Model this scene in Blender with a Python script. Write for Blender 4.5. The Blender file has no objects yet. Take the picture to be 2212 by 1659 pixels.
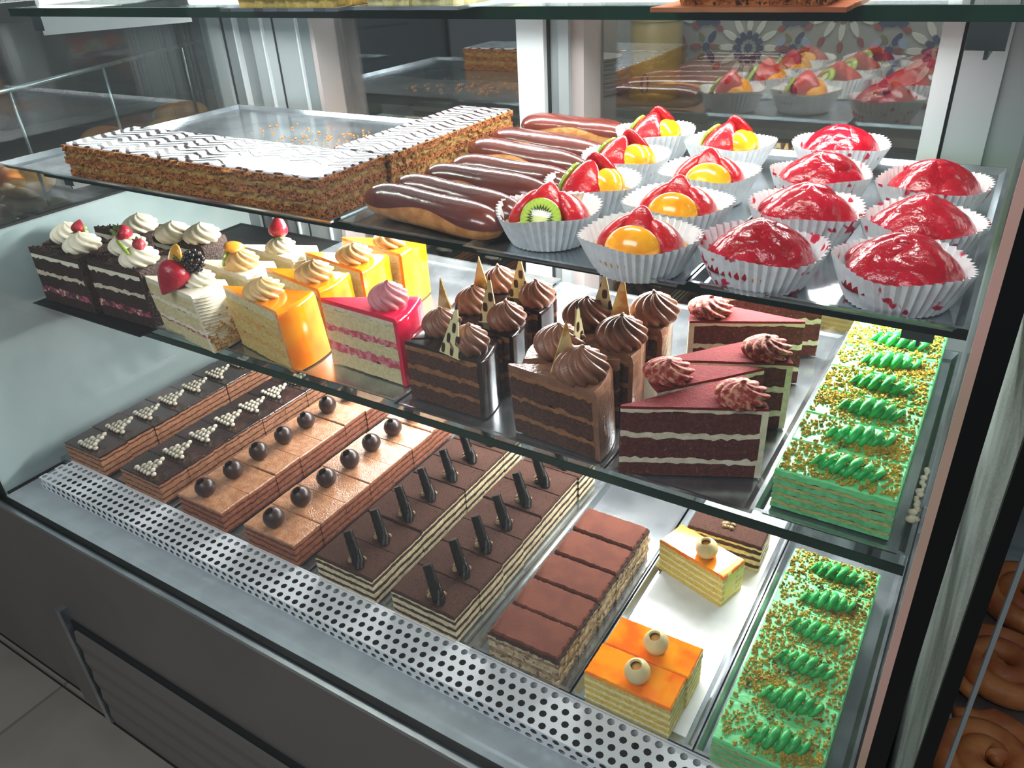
import bpy, math, random
from mathutils import Matrix, Vector, Euler

sc = bpy.context.scene
col = sc.collection
PI = math.pi
W, H, F = 2212, 1659, 1690.0

# ------------------------------------------------------------------ camera
RM = ((0.84908059, 0.22720768, -0.47690546),
      (0.52599553, -0.44718628, 0.7234315),
      (-0.04889639, -0.86510178, -0.49920742))
CAM = Vector((0.0, -0.63, 1.45))
cd = bpy.data.cameras.new('camera')
cd.sensor_width = 36.0
cd.lens = 36.0 * F / W
cd.clip_start = 0.01
cam = bpy.data.objects.new('camera', cd)
col.objects.link(cam)
cam.matrix_world = Matrix(((RM[0][0], -RM[0][1], -RM[0][2], CAM.x),
                           (RM[1][0], -RM[1][1], -RM[1][2], CAM.y),
                           (RM[2][0], -RM[2][1], -RM[2][2], CAM.z),
                           (0, 0, 0, 1)))
sc.camera = cam

# ------------------------------------------------------------------ world, exposure
w = bpy.data.worlds.new('shop')
sc.world = w
w.use_nodes = True
w.node_tree.nodes['Background'].inputs[0].default_value = (0.80, 0.90, 1.0, 1)
w.node_tree.nodes['Background'].inputs[1].default_value = 0.17
sc.view_settings.view_transform = 'Standard'
sc.view_settings.look = 'None'
sc.view_settings.gamma = 1.0
sc.view_settings.use_curve_mapping = False
sc.view_settings.exposure = 0.30
sc.cycles.transparent_max_bounces = 16
sc.cycles.adaptive_threshold = 0.03
sc.cycles.max_bounces = 6
sc.cycles.diffuse_bounces = 2
sc.cycles.glossy_bounces = 3

def area(name, loc, size, size_y, power, rot, color=(1, 1, 1), spread=180):
    l = bpy.data.lights.new(name, 'AREA')
    l.shape = 'RECTANGLE'; l.size = size; l.size_y = size_y
    l.energy = power; l.color = color; l.spread = math.radians(spread)
    o = bpy.data.objects.new(name, l); col.objects.link(o)
    o.location = loc; o.rotation_euler = rot
    return o
# the lamp in the canopy of the case, and the shop's ceiling light over the customers
area('canopy_light', (-0.66, 0.06, 1.585), 1.25, 0.05, 9.0, (0, 0, 0), (1.0, 0.98, 0.95))
area('ceiling_light', (-0.6, -1.5, 2.75), 1.6, 0.5, 26.0, (math.radians(12), 0, 0), (0.95, 0.98, 1.0))

area('kitchen_light', (-0.5, 1.05, 2.7), 1.6, 0.3, 13.0, (math.radians(10), 0, 0), (1.0, 0.97, 0.92))

# ------------------------------------------------------------------ materials
def lin(c):
    if isinstance(c, str):
        c = c.lstrip('#'); c = [int(c[i:i + 2], 16) / 255 for i in (0, 2, 4)]
    return tuple(x / 12.92 if x <= .04045 else ((x + .055) / 1.055) ** 2.4 for x in c) + (1,)

MATS = {}
def newmat(name):
    m = bpy.data.materials.new(name); m.use_nodes = True
    nt = m.node_tree; nt.nodes.clear()
    out = nt.nodes.new('ShaderNodeOutputMaterial')
    MATS[name] = m
    return m, nt, out

def coords(nt, vary=True):
    tc = nt.nodes.new('ShaderNodeTexCoord')
    if not vary: return tc.outputs['Object']
    oi = nt.nodes.new('ShaderNodeObjectInfo')
    v = nt.nodes.new('ShaderNodeVectorMath'); v.operation = 'MULTIPLY_ADD'
    nt.links.new(oi.outputs['Random'], v.inputs[0])
    v.inputs[1].default_value = (3.1, 4.7, 5.3)
    nt.links.new(tc.outputs['Object'], v.inputs[2])
    return v.outputs[0]

def mat(name, c1, c2=None, scale=150., rough=.5, bump=0., bscale=None, coat=0., sss=0., metal=0.,
        spec=.5, lo=.42, hi=.6, stretch=None, detail=3., c3=None, s3=600., t3=.66):
    m, nt, out = newmat(name)
    b = nt.nodes.new('ShaderNodeBsdfPrincipled')
    nt.links.new(b.outputs[0], out.inputs[0])
    b.inputs['Roughness'].default_value = rough
    b.inputs['Metallic'].default_value = metal
    b.inputs['Specular IOR Level'].default_value = spec
    b.inputs['Coat Weight'].default_value = coat
    b.inputs['Coat Roughness'].default_value = .04
    if sss:
        b.inputs['Subsurface Weight'].default_value = sss
        b.inputs['Subsurface Radius'].default_value = (1, .6, .4)
        b.inputs['Subsurface Scale'].default_value = .004
    b.inputs['Base Color'].default_value = lin(c1)
    if c2 or bump or c3:
        v = coords(nt)
        if stretch:
            mp = nt.nodes.new('ShaderNodeMapping'); mp.inputs['Scale'].default_value = stretch
            nt.links.new(v, mp.inputs[0]); v = mp.outputs[0]
    last = None
    if c2:
        n = nt.nodes.new('ShaderNodeTexNoise'); n.inputs['Scale'].default_value = scale
        n.inputs['Detail'].default_value = detail
        nt.links.new(v, n.inputs['Vector'])
        r = nt.nodes.new('ShaderNodeValToRGB')
        r.color_ramp.elements[0].position = lo; r.color_ramp.elements[0].color = lin(c1)
        r.color_ramp.elements[1].position = hi; r.color_ramp.elements[1].color = lin(c2)
        nt.links.new(n.outputs['Fac'], r.inputs[0])
        last = r.outputs[0]
    if c3:
        n = nt.nodes.new('ShaderNodeTexNoise'); n.inputs['Scale'].default_value = s3
        n.inputs['Detail'].default_value = 1.
        nt.links.new(v, n.inputs['Vector'])
        mr = nt.nodes.new('ShaderNodeMapRange')
        mr.inputs[1].default_value = t3; mr.inputs[2].default_value = t3 + .04
        nt.links.new(n.outputs['Fac'], mr.inputs[0])
        mx = nt.nodes.new('ShaderNodeMix'); mx.data_type = 'RGBA'
        nt.links.new(mr.outputs[0], mx.inputs[0])
        if last: nt.links.new(last, mx.inputs[6])
        else: mx.inputs[6].default_value = lin(c1)
        mx.inputs[7].default_value = lin(c3)
        last = mx.outputs[2]
    if last: nt.links.new(last, b.inputs['Base Color'])
    if bump:
        n = nt.nodes.new('ShaderNodeTexNoise'); n.inputs['Scale'].default_value = bscale or scale
        n.inputs['Detail'].default_value = 4.
        nt.links.new(v, n.inputs['Vector'])
        bp = nt.nodes.new('ShaderNodeBump'); bp.inputs['Strength'].default_value = 1.
        bp.inputs['Distance'].default_value = bump
        nt.links.new(n.outputs['Fac'], bp.inputs['Height'])
        nt.links.new(bp.outputs[0], b.inputs['Normal'])
        if coat: nt.links.new(bp.outputs[0], b.inputs['Coat Normal'])
    return m

def glass(name, tint=(1, 1, 1), refl=.0, haze=0., hazecol=(.85, .92, .95), fres=1.0, rough=.0):
    m, nt, out = newmat(name)
    t = nt.nodes.new('ShaderNodeBsdfTransparent'); t.inputs[0].default_value = tint + (1,)
    g = nt.nodes.new('ShaderNodeBsdfGlossy'); g.inputs['Roughness'].default_value = rough
    fr = nt.nodes.new('ShaderNodeFresnel'); fr.inputs[0].default_value = 1.45
    ma = nt.nodes.new('ShaderNodeMath'); ma.operation = 'MULTIPLY_ADD'; ma.use_clamp = True
    nt.links.new(fr.outputs[0], ma.inputs[0]); ma.inputs[1].default_value = fres; ma.inputs[2].default_value = refl
    mx = nt.nodes.new('ShaderNodeMixShader')
    nt.links.new(ma.outputs[0], mx.inputs[0])
    if haze:
        d = nt.nodes.new('ShaderNodeBsdfDiffuse'); d.inputs[0].default_value = hazecol + (1,)
        m2 = nt.nodes.new('ShaderNodeMixShader'); m2.inputs[0].default_value = haze
        nt.links.new(t.outputs[0], m2.inputs[1]); nt.links.new(d.outputs[0], m2.inputs[2])
        nt.links.new(m2.outputs[0], mx.inputs[1])
    else:
        nt.links.new(t.outputs[0], mx.inputs[1])
    nt.links.new(g.outputs[0], mx.inputs[2])
    nt.links.new(mx.outputs[0], out.inputs[0])
    return m

def emit(name, c, s):
    m, nt, out = newmat(name)
    e = nt.nodes.new('ShaderNodeEmission'); e.inputs[0].default_value = lin(c); e.inputs[1].default_value = s
    nt.links.new(e.outputs[0], out.inputs[0])
    return m

M = {}
M['steel'] = mat('steel', '#b9c0c4', '#a3abb0', scale=9, rough=.28, metal=.85, stretch=(1, 6, 1))
M['tray'] = mat('tray_steel', '#bcc4c9', '#9aa3a9', scale=14, rough=.2, metal=.9)
M['white_metal'] = mat('white_metal', '#b6bdbf', rough=.4)
M['bracket'] = mat('bracket_grey', '#5f6668', rough=.5, metal=.3)
M['alu'] = mat('aluminium', '#8e979a', '#80898c', scale=5, rough=.38, metal=.35, stretch=(1, 1, .05))
M['alu_lt'] = mat('aluminium_pale', '#9aa3a5', '#8d9698', scale=5, rough=.38, metal=.25, stretch=(1, 1, .05))
M['panel'] = mat('side_panel', '#a9bcbc', '#9bb0b0', scale=7, rough=.22, spec=.5, lo=.45, hi=.62)
M['ledge'] = mat('ledge', '#a9b3b9', '#a0aab0', scale=30, rough=.35, metal=.2)
M['perf'] = mat('perforated', '#dfe4e8', rough=.4)
M['front'] = mat('cabinet_front', '#6a6764', '#63605e', scale=3, rough=.4, metal=.2)
M['vent'] = mat('vent', '#6b6865', rough=.45, metal=.2)
M['dark'] = mat('dark_void', '#15181a', rough=.7)
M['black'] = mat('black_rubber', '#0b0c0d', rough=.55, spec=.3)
M['pinkedge'] = mat('glass_rim', '#d9a69d', '#b59a86', scale=4, rough=.3)
M['greenedge'] = mat('glass_edge_green', '#08241b', '#0f3526', scale=12, rough=.35, spec=.3)
M['glass_shelf'] = glass('glass_shelf', (.90, .96, .94), .01, fres=.7)
M['glass_front'] = glass('glass_front', (.985, .99, .99), .0, haze=.013, fres=.08)
M['glass_side'] = glass('glass_side', (.82, .88, .87), .05, haze=.012, fres=.6)
M['glass_door'] = glass('glass_door', (.92, .95, .94), .11, fres=.6)
M['grime'] = mat('grimy_glass', '#8f9290', '#757673', scale=14, rough=.6, c3='#c4c6bc', s3=500, t3=.66)
M['mauve'] = mat('mauve_strip', '#98908f', rough=.6)
M['film'] = glass('plastic_film', (.93, .95, .96), .03, fres=.9, rough=.05)
M['paper'] = mat('white_paper', '#e6e9ea', '#dfe3e4', scale=60, rough=.7)
M['cup'] = mat('cup_paper', '#eef0f2', '#e4e6ea', scale=120, rough=.75, sss=.25)
M['cup_red'] = mat('cup_paper_stained', '#eef0f2', '#e9e4e8', scale=120, rough=.7, sss=.25, c3='#cf2244', s3=70, t3=.63)

M['choc_glaze'] = mat('chocolate_glaze', '#2b1a17', '#46241c', scale=40, rough=.22, coat=.5, bump=.0006, bscale=300, lo=.45, hi=.7)
M['choc_sponge'] = mat('chocolate_sponge', '#43291f', '#583526', scale=260, rough=.85, bump=.0014, bscale=420)
M['tan_cream'] = mat('tan_cream', '#b07a58', '#9a6547', scale=120, rough=.6, bump=.0008, bscale=240)
M['car_glaze'] = mat('caramel_glaze', '#a97452', '#bd8a66', scale=90, rough=.2, coat=.6, bump=.0012, bscale=420, c3='#e2c3a4', s3=700, t3=.72)
M['car_sponge'] = mat('mocha_sponge', '#4d2418', '#61301f', scale=260, rough=.8, bump=.001)
M['car_cream'] = mat('mocha_cream', '#9c5b3c', '#834a30', scale=160, rough=.6, bump=.0008)
M['cocoa'] = mat('cocoa_dust', '#432d26', '#4c352c', scale=300, rough=1., spec=.15, bump=.0008, bscale=700, c3='#35211c', s3=300, t3=.6)
M['dark_sponge'] = mat('dark_sponge', '#38241c', '#4a3024', scale=250, rough=.85, bump=.0014, bscale=400)
M['pale_cream'] = mat('pale_cream', '#d9cda9', '#c4b48c', scale=150, rough=.6, bump=.001, bscale=260)
M['stick'] = mat('black_chocolate', '#080706', '#14100e', scale=200, rough=.3, spec=.25, bump=.0006, bscale=500)
M['dab'] = mat('cream_dab', '#a38d5e', '#75603f', scale=300, rough=.7, bump=.002, bscale=400)
M['tira_top'] = mat('tiramisu_cocoa', '#6c3825', '#613020', scale=40, rough=.95, bump=.0005, bscale=900)
M['tira_edge'] = mat('tiramisu_edge', '#3a231b', '#2e1b15', scale=200, rough=.8, bump=.001)
M['tira_cream'] = mat('tiramisu_cream', '#c9b493', '#a98f6c', scale=120, rough=.7, bump=.0012, bscale=220, c3='#6d5440', s3=160, t3=.62)
M['tira_sponge'] = mat('tiramisu_sponge', '#a08a66', '#5c4836', scale=120, rough=.8, bump=.0015, bscale=260, lo=.4, hi=.68)
M['orange_jelly'] = mat('orange_jelly', '#fd9806', '#fb6a02', scale=26, rough=.14, coat=.2, spec=.35, lo=.4, hi=.62, sss=.1)
M['yellow_sponge'] = mat('yellow_sponge', '#e3c766', '#d3b052', scale=260, rough=.8, bump=.001, bscale=400)
M['yellow_cream'] = mat('yellow_cream', '#efe6b0', '#e6d98f', scale=180, rough=.6, bump=.0008)
M['yellow_edge'] = mat('yellow_glaze_edge', '#e9e04a', '#f0dc50', scale=260, rough=.4, bump=.0015, bscale=300)
M['white_choc'] = mat('white_chocolate', '#e2d09c', rough=.35, sss=.2)
M['truffle_in'] = mat('white_truffle_inside', '#e8ac52', rough=.5)
M['brown_ball'] = mat('chocolate_ball', '#3c2a26', '#33231f', scale=80, rough=.35)
M['white_lat'] = mat('white_lattice', '#d9d2bf', '#c8bfa8', scale=200, rough=.45)
M['green_cream'] = mat('green_cream', '#6fd389', '#5cc97a', scale=100, rough=.5, bump=.001, bscale=180)
M['green_side'] = mat('green_side_cream', '#6cc184', '#58ae70', scale=120, rough=.6, bump=.001, bscale=200)
M['green_pipe'] = mat('green_piping', '#26b153', '#1f9c48', scale=60, rough=.38, sss=.1)
M['green_sponge'] = mat('green_cake_sponge', '#b2ad6a', '#98a05f', scale=240, rough=.85, bump=.0012)
M['nut'] = mat('nut_crumbs', '#b09a3a', '#94802c', scale=90, rough=.8, spec=.2, c3='#66561f', s3=60, t3=.64)

M['pastry'] = mat('puff_pastry', '#9a5a26', '#b87434', scale=160, rough=.85, bump=.003, bscale=380, c3='#4a250d', s3=330, t3=.56)
M['custard'] = mat('custard', '#a98848', '#9a6a2e', scale=80, rough=.7, bump=.002, bscale=240, c3='#7d4a1c', s3=260, t3=.58)
M['crumb'] = mat('pastry_crumb', '#c9803a', rough=.8)
M['ecl_bun'] = mat('choux_bun', '#c98a4c', '#b06f35', scale=60, rough=.6, bump=.0012, bscale=200)
M['ecl_glaze'] = mat('eclair_glaze', '#57251e', '#642c24', scale=18, rough=.2, coat=.5, bump=.0008, bscale=40)
M['shell'] = mat('tart_shell', '#cf9a58', '#b67c3c', scale=120, rough=.7, bump=.001)
M['berry'] = mat('glazed_strawberry', '#9c031a', '#ab0624', scale=45, rough=.2, coat=.12, spec=.4, bump=.0022, bscale=85)
M['berry_pale'] = mat('cut_strawberry', '#b81a20', '#a80d1c', scale=90, rough=.22, coat=.15, spec=.4, bump=.0008, bscale=260)
M['straw'] = mat('strawberry', '#b3182f', '#9c1328', scale=80, rough=.3, coat=.3, bump=.0012, bscale=380)
M['leaf'] = mat('leaf_green', '#3f5a2a', '#6d8b3b', scale=80, rough=.5)
M['peach'] = mat('peach', '#f0a51c', '#e48d10', scale=60, rough=.16, coat=.35, sss=.1)
M['apricot'] = mat('apricot', '#d99a2c', '#cf8a22', scale=60, rough=.25, coat=.3, sss=.1)
M['kiwi_skin'] = mat('kiwi_flesh', '#9db23a', '#86a02c', scale=70, rough=.15, coat=.7)
M['blackberry'] = mat('blackberry', '#1a1618', '#2b2022', scale=100, rough=.25, coat=.3)
M['custard_top'] = mat('custard_cream', '#e9cf8c', rough=.4)

M['cream'] = mat('whipped_cream', '#f0ead2', '#e9e2c6', scale=60, rough=.45, sss=.2)
M['cream_side'] = mat('cream_sides', '#ece6d0', '#e2dcc4', scale=50, rough=.5, sss=.15, bump=.0006, bscale=120)
M['beige_cream'] = mat('beige_cream', '#e3bf84', '#d8b074', scale=60, rough=.45, sss=.15)
M['almond'] = mat('almond_crumbs', '#dcae6c', '#c98d46', scale=260, rough=.8, bump=.003, bscale=300)
M['forest_sponge'] = mat('forest_sponge', '#2c1b15', '#3b251b', scale=260, rough=.9, bump=.002, bscale=330)
M['shaving'] = mat('chocolate_shavings', '#2a1a14', '#4a2f20', scale=300, rough=.7, bump=.005, bscale=300)
M['forest_pink'] = mat('forest_cherry', '#4a2430', '#b05468', scale=90, rough=.7, bump=.0015, c3='#d8c8a8', s3=110, t3=.6)
M['white_sponge'] = mat('white_sponge', '#d9cda0', '#cabd8e', scale=200, rough=.85, bump=.001)
M['or_glaze'] = mat('orange_glaze', '#f7960f', '#f27a06', scale=22, rough=.12, coat=.8, lo=.4, hi=.65, sss=.1)
M['or_sponge'] = mat('orange_cake_sponge', '#d8bc78', '#c8a95f', scale=200, rough=.85, bump=.001)
M['or_fill'] = mat('orange_cake_filling', '#d99a3c', '#c9b27a', scale=140, rough=.7)
M['pk_glaze'] = mat('pink_glaze', '#dc1240', '#e31a48', scale=20, rough=.1, coat=.9)
M['pk_fill'] = mat('pink_filling', '#c04a58', '#d8949a', scale=130, rough=.6, bump=.001)
M['pk_cream'] = mat('pink_cream', '#dc8f94', '#d28086', scale=60, rough=.45, sss=.15)
M['ganache'] = mat('ganache', '#231715', rough=.13, coat=.5)
M['gan_cream'] = mat('ganache_mousse', '#94643f', '#835536', scale=120, rough=.7, bump=.0008)
M['milk'] = mat('milk_chocolate_coat', '#7d5440', '#8d634c', scale=60, rough=.25, coat=.45, bump=.0012, bscale=140, c3='#a97a52', s3=500, t3=.72)
M['choc_cream'] = mat('chocolate_cream', '#8a5c46', '#7d513c', scale=50, rough=.4, sss=.1)
M['rv_dust'] = mat('red_velvet_dust', '#7a0f15', '#6a0c11', scale=260, rough=.95, bump=.0012, bscale=600)
M['rv_sponge'] = mat('red_velvet_sponge', '#4c1a17', '#5d2620', scale=220, rough=.9, bump=.0016, bscale=320, c3='#7e5a50', s3=420, t3=.68)
M['rv_cream'] = mat('red_velvet_cream', '#d9cfb8', '#c9bda2', scale=140, rough=.6, bump=.001)
M['rv_pipe'] = mat('dusted_piping', '#8e2320', '#c78f72', scale=160, rough=.8, bump=.001, lo=.45, hi=.66)
M['roll'] = mat('cinnamon_roll', '#c67f48', '#a55c34', scale=22, rough=.5, bump=.002, bscale=60, lo=.38, hi=.6)
M['bun'] = mat('bread_bun', '#b58342', '#8a5724', scale=14, rough=.5, bump=.001, bscale=60)
M['foil'] = mat('copper_board', '#d08a60', '#b86a48', scale=12, rough=.3, metal=.5)
M['floor_tile'] = mat('floor_tile', '#8d867e', '#857e77', scale=6, rough=.35)
M['grout'] = mat('grout', '#2b2a28', rough=.9)
M['wall'] = mat('wall_plaster', '#2b2926', '#24221f', scale=3, rough=.8)
M['dark_wall'] = mat('dark_wall', '#2a2c2c', '#202222', scale=2, rough=.7)
M['tile_cream'] = mat('tile_cream', '#98948a', '#8d8a80', scale=12, rough=.25)
M['m_blue'] = mat('mosaic_blue', '#2b3150', rough=.25)
M['m_red'] = mat('mosaic_red', '#8c3a26', rough=.25)
M['m_olive'] = mat('mosaic_olive', '#75673a', rough=.25)
M['m_sky'] = mat('mosaic_sky', '#8e9bb0', rough=.25)
M['m_white'] = mat('mosaic_white', '#c9c5b6', rough=.25)
M['canister'] = mat('canister', '#b39a55', '#a88e48', scale=6, rough=.35, stretch=(1, 1, .1))
M['plate'] = mat('plate_rim', '#a7a99f', rough=.3)
M['counter'] = mat('counter', '#5c5852', '#4e4a45', scale=9, rough=.5)
M['lamp'] = emit('lamp_tube', '#ffffff', 12.)
M['lamp_case'] = mat('lamp_housing', '#cfd6d8', rough=.3, metal=.2)
M['orange_bread'] = mat('orange_crust', '#b9641f', '#95501a', scale=30, rough=.6, stretch=(1, 1, .2))
M['clock'] = emit('clock_green', '#22d040', 1.2)

def kiwi_mat():
    m, nt, out = newmat('kiwi_face')
    b = nt.nodes.new('ShaderNodeBsdfPrincipled'); nt.links.new(b.outputs[0], out.inputs[0])
    b.inputs['Roughness'].default_value = .12; b.inputs['Coat Weight'].default_value = .8
    tc = nt.nodes.new('ShaderNodeTexCoord')
    sp = nt.nodes.new('ShaderNodeSeparateXYZ'); nt.links.new(tc.outputs['Object'], sp.inputs[0])
    cb = nt.nodes.new('ShaderNodeCombineXYZ')
    nt.links.new(sp.outputs[0], cb.inputs[0]); nt.links.new(sp.outputs[1], cb.inputs[1])
    ln = nt.nodes.new('ShaderNodeVectorMath'); ln.operation = 'LENGTH'; nt.links.new(cb.outputs[0], ln.inputs[0])
    at2 = nt.nodes.new('ShaderNodeMath'); at2.operation = 'ARCTAN2'
    nt.links.new(sp.outputs[0], at2.inputs[0]); nt.links.new(sp.outputs[1], at2.inputs[1])
    sn = nt.nodes.new('ShaderNodeMath'); sn.operation = 'MULTIPLY'; sn.inputs[1].default_value = 26
    nt.links.new(at2.outputs[0], sn.inputs[0])
    si = nt.nodes.new('ShaderNodeMath'); si.operation = 'SINE'; nt.links.new(sn.outputs[0], si.inputs[0])
    ad = nt.nodes.new('ShaderNodeMath'); ad.operation = 'MULTIPLY_ADD'
    nt.links.new(si.outputs[0], ad.inputs[0]); ad.inputs[1].default_value = .0016; nt.links.new(ln.outputs['Value'], ad.inputs[2])
    dv = nt.nodes.new('ShaderNodeMath'); dv.operation = 'DIVIDE'; dv.inputs[1].default_value = .022
    nt.links.new(ad.outputs[0], dv.inputs[0])
    r = nt.nodes.new('ShaderNodeValToRGB'); e = r.color_ramp.elements
    e[0].position = 0; e[0].color = lin('#d8d79a'); e[1].position = 1; e[1].color = lin('#8fae3a')
    for p, c in ((.30, '#ccd088'), (.40, '#8b9a3e'), (.44, '#2e2d18'), (.54, '#35381a'), (.62, '#93a83c'), (.8, '#a9bd4c')):
        x = e.new(p); x.color = lin(c)
    nt.links.new(dv.outputs[0], r.inputs[0]); nt.links.new(r.outputs[0], b.inputs['Base Color'])
    return m
M['kiwi'] = kiwi_mat()

def icing_mat():
    # white fondant with feathered brown lines
    m, nt, out = newmat('feathered_icing')
    b = nt.nodes.new('ShaderNodeBsdfPrincipled'); nt.links.new(b.outputs[0], out.inputs[0])
    b.inputs['Roughness'].default_value = .22; b.inputs['Coat Weight'].default_value = .4
    tc = nt.nodes.new('ShaderNodeTexCoord')
    nz = nt.nodes.new('ShaderNodeTexNoise'); nz.inputs['Scale'].default_value = 45
    nt.links.new(tc.outputs['Object'], nz.inputs['Vector'])
    sp = nt.nodes.new('ShaderNodeSeparateXYZ'); nt.links.new(tc.outputs['Object'], sp.inputs[0])
    pp = nt.nodes.new('ShaderNodeMath'); pp.operation = 'PINGPONG'; pp.inputs[1].default_value = .030
    nt.links.new(sp.outputs[0], pp.inputs[0])
    a = nt.nodes.new('ShaderNodeMath'); a.operation = 'MULTIPLY_ADD'; a.inputs[1].default_value = .55
    nt.links.new(pp.outputs[0], a.inputs[0]); nt.links.new(sp.outputs[1], a.inputs[2])
    n2 = nt.nodes.new('ShaderNodeMath'); n2.operation = 'MULTIPLY_ADD'; n2.inputs[1].default_value = .012
    nt.links.new(nz.outputs['Fac'], n2.inputs[0]); nt.links.new(a.outputs[0], n2.inputs[2])
    ml = nt.nodes.new('ShaderNodeMath'); ml.operation = 'MULTIPLY'; ml.inputs[1].default_value = 2 * PI / .0150
    nt.links.new(n2.outputs[0], ml.inputs[0])
    si = nt.nodes.new('ShaderNodeMath'); si.operation = 'SINE'; nt.links.new(ml.outputs[0], si.inputs[0])
    r = nt.nodes.new('ShaderNodeValToRGB'); e = r.color_ramp.elements
    e[0].position = .16; e[0].color = lin('#38221f'); e[1].position = .46; e[1].color = lin('#c6ccd6')
    mr = nt.nodes.new('ShaderNodeMapRange'); mr.inputs[1].default_value = -1; mr.inputs[2].default_value = 1
    nt.links.new(si.outputs[0], mr.inputs[0]); nt.links.new(mr.outputs[0], r.inputs[0])
    nt.links.new(r.outputs[0], b.inputs['Base Color'])
    bp = nt.nodes.new('ShaderNodeBump'); bp.inputs['Distance'].default_value = .0012
    nt.links.new(mr.outputs[0], bp.inputs['Height']); nt.links.new(bp.outputs[0], b.inputs['Normal'])
    return m
M['icing'] = icing_mat()

def ogive_mat():
    # white chocolate shard printed with dark drop shapes
    m, nt, out = newmat('printed_shard')
    b = nt.nodes.new('ShaderNodeBsdfPrincipled'); nt.links.new(b.outputs[0], out.inputs[0])
    b.inputs['Roughness'].default_value = .3
    tc = nt.nodes.new('ShaderNodeTexCoord')
    sp = nt.nodes.new('ShaderNodeSeparateXYZ'); nt.links.new(tc.outputs['Object'], sp.inputs[0])
    def sine(src, k, ph=0.):
        x = nt.nodes.new('ShaderNodeMath'); x.operation = 'MULTIPLY_ADD'; x.inputs[1].default_value = k; x.inputs[2].default_value = ph
        nt.links.new(src, x.inputs[0])
        s = nt.nodes.new('ShaderNodeMath'); s.operation = 'SINE'; nt.links.new(x.outputs[0], s.inputs[0]); return s.outputs[0]
    s1 = sine(sp.outputs[0], 2 * PI / .0150); s2 = sine(sp.outputs[2], 2 * PI / .028)
    mu = nt.nodes.new('ShaderNodeMath'); mu.operation = 'MULTIPLY'
    nt.links.new(s1, mu.inputs[0]); nt.links.new(s2, mu.inputs[1])
    r = nt.nodes.new('ShaderNodeValToRGB'); e = r.color_ramp.elements
    e[0].position = .55; e[0].color = lin('#d9d3a0'); e[1].position = .66; e[1].color = lin('#3a1d16')
    mr = nt.nodes.new('ShaderNodeMapRange'); mr.inputs[1].default_value = -1; mr.inputs[2].default_value = 1
    nt.links.new(mu.outputs[0], mr.inputs[0]); nt.links.new(mr.outputs[0], r.inputs[0])
    nt.links.new(r.outputs[0], b.inputs['Base Color'])
    return m
M['shard'] = ogive_mat()
M['shard_plain'] = mat('gold_shard', '#d9c48a', '#b98a3c', scale=60, rough=.3)

# ------------------------------------------------------------------ geometry helpers
def at(u, v, z):
    """point on the level z that the photo pixel (u, v) shows"""
    c = ((u - W / 2) / F, (v - H / 2) / F, 1.0)
    d = Vector([sum(RM[i][j] * c[j] for j in range(3)) for i in range(3)])
    t = (z - CAM.z) / d.z
    return CAM + d * t

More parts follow.
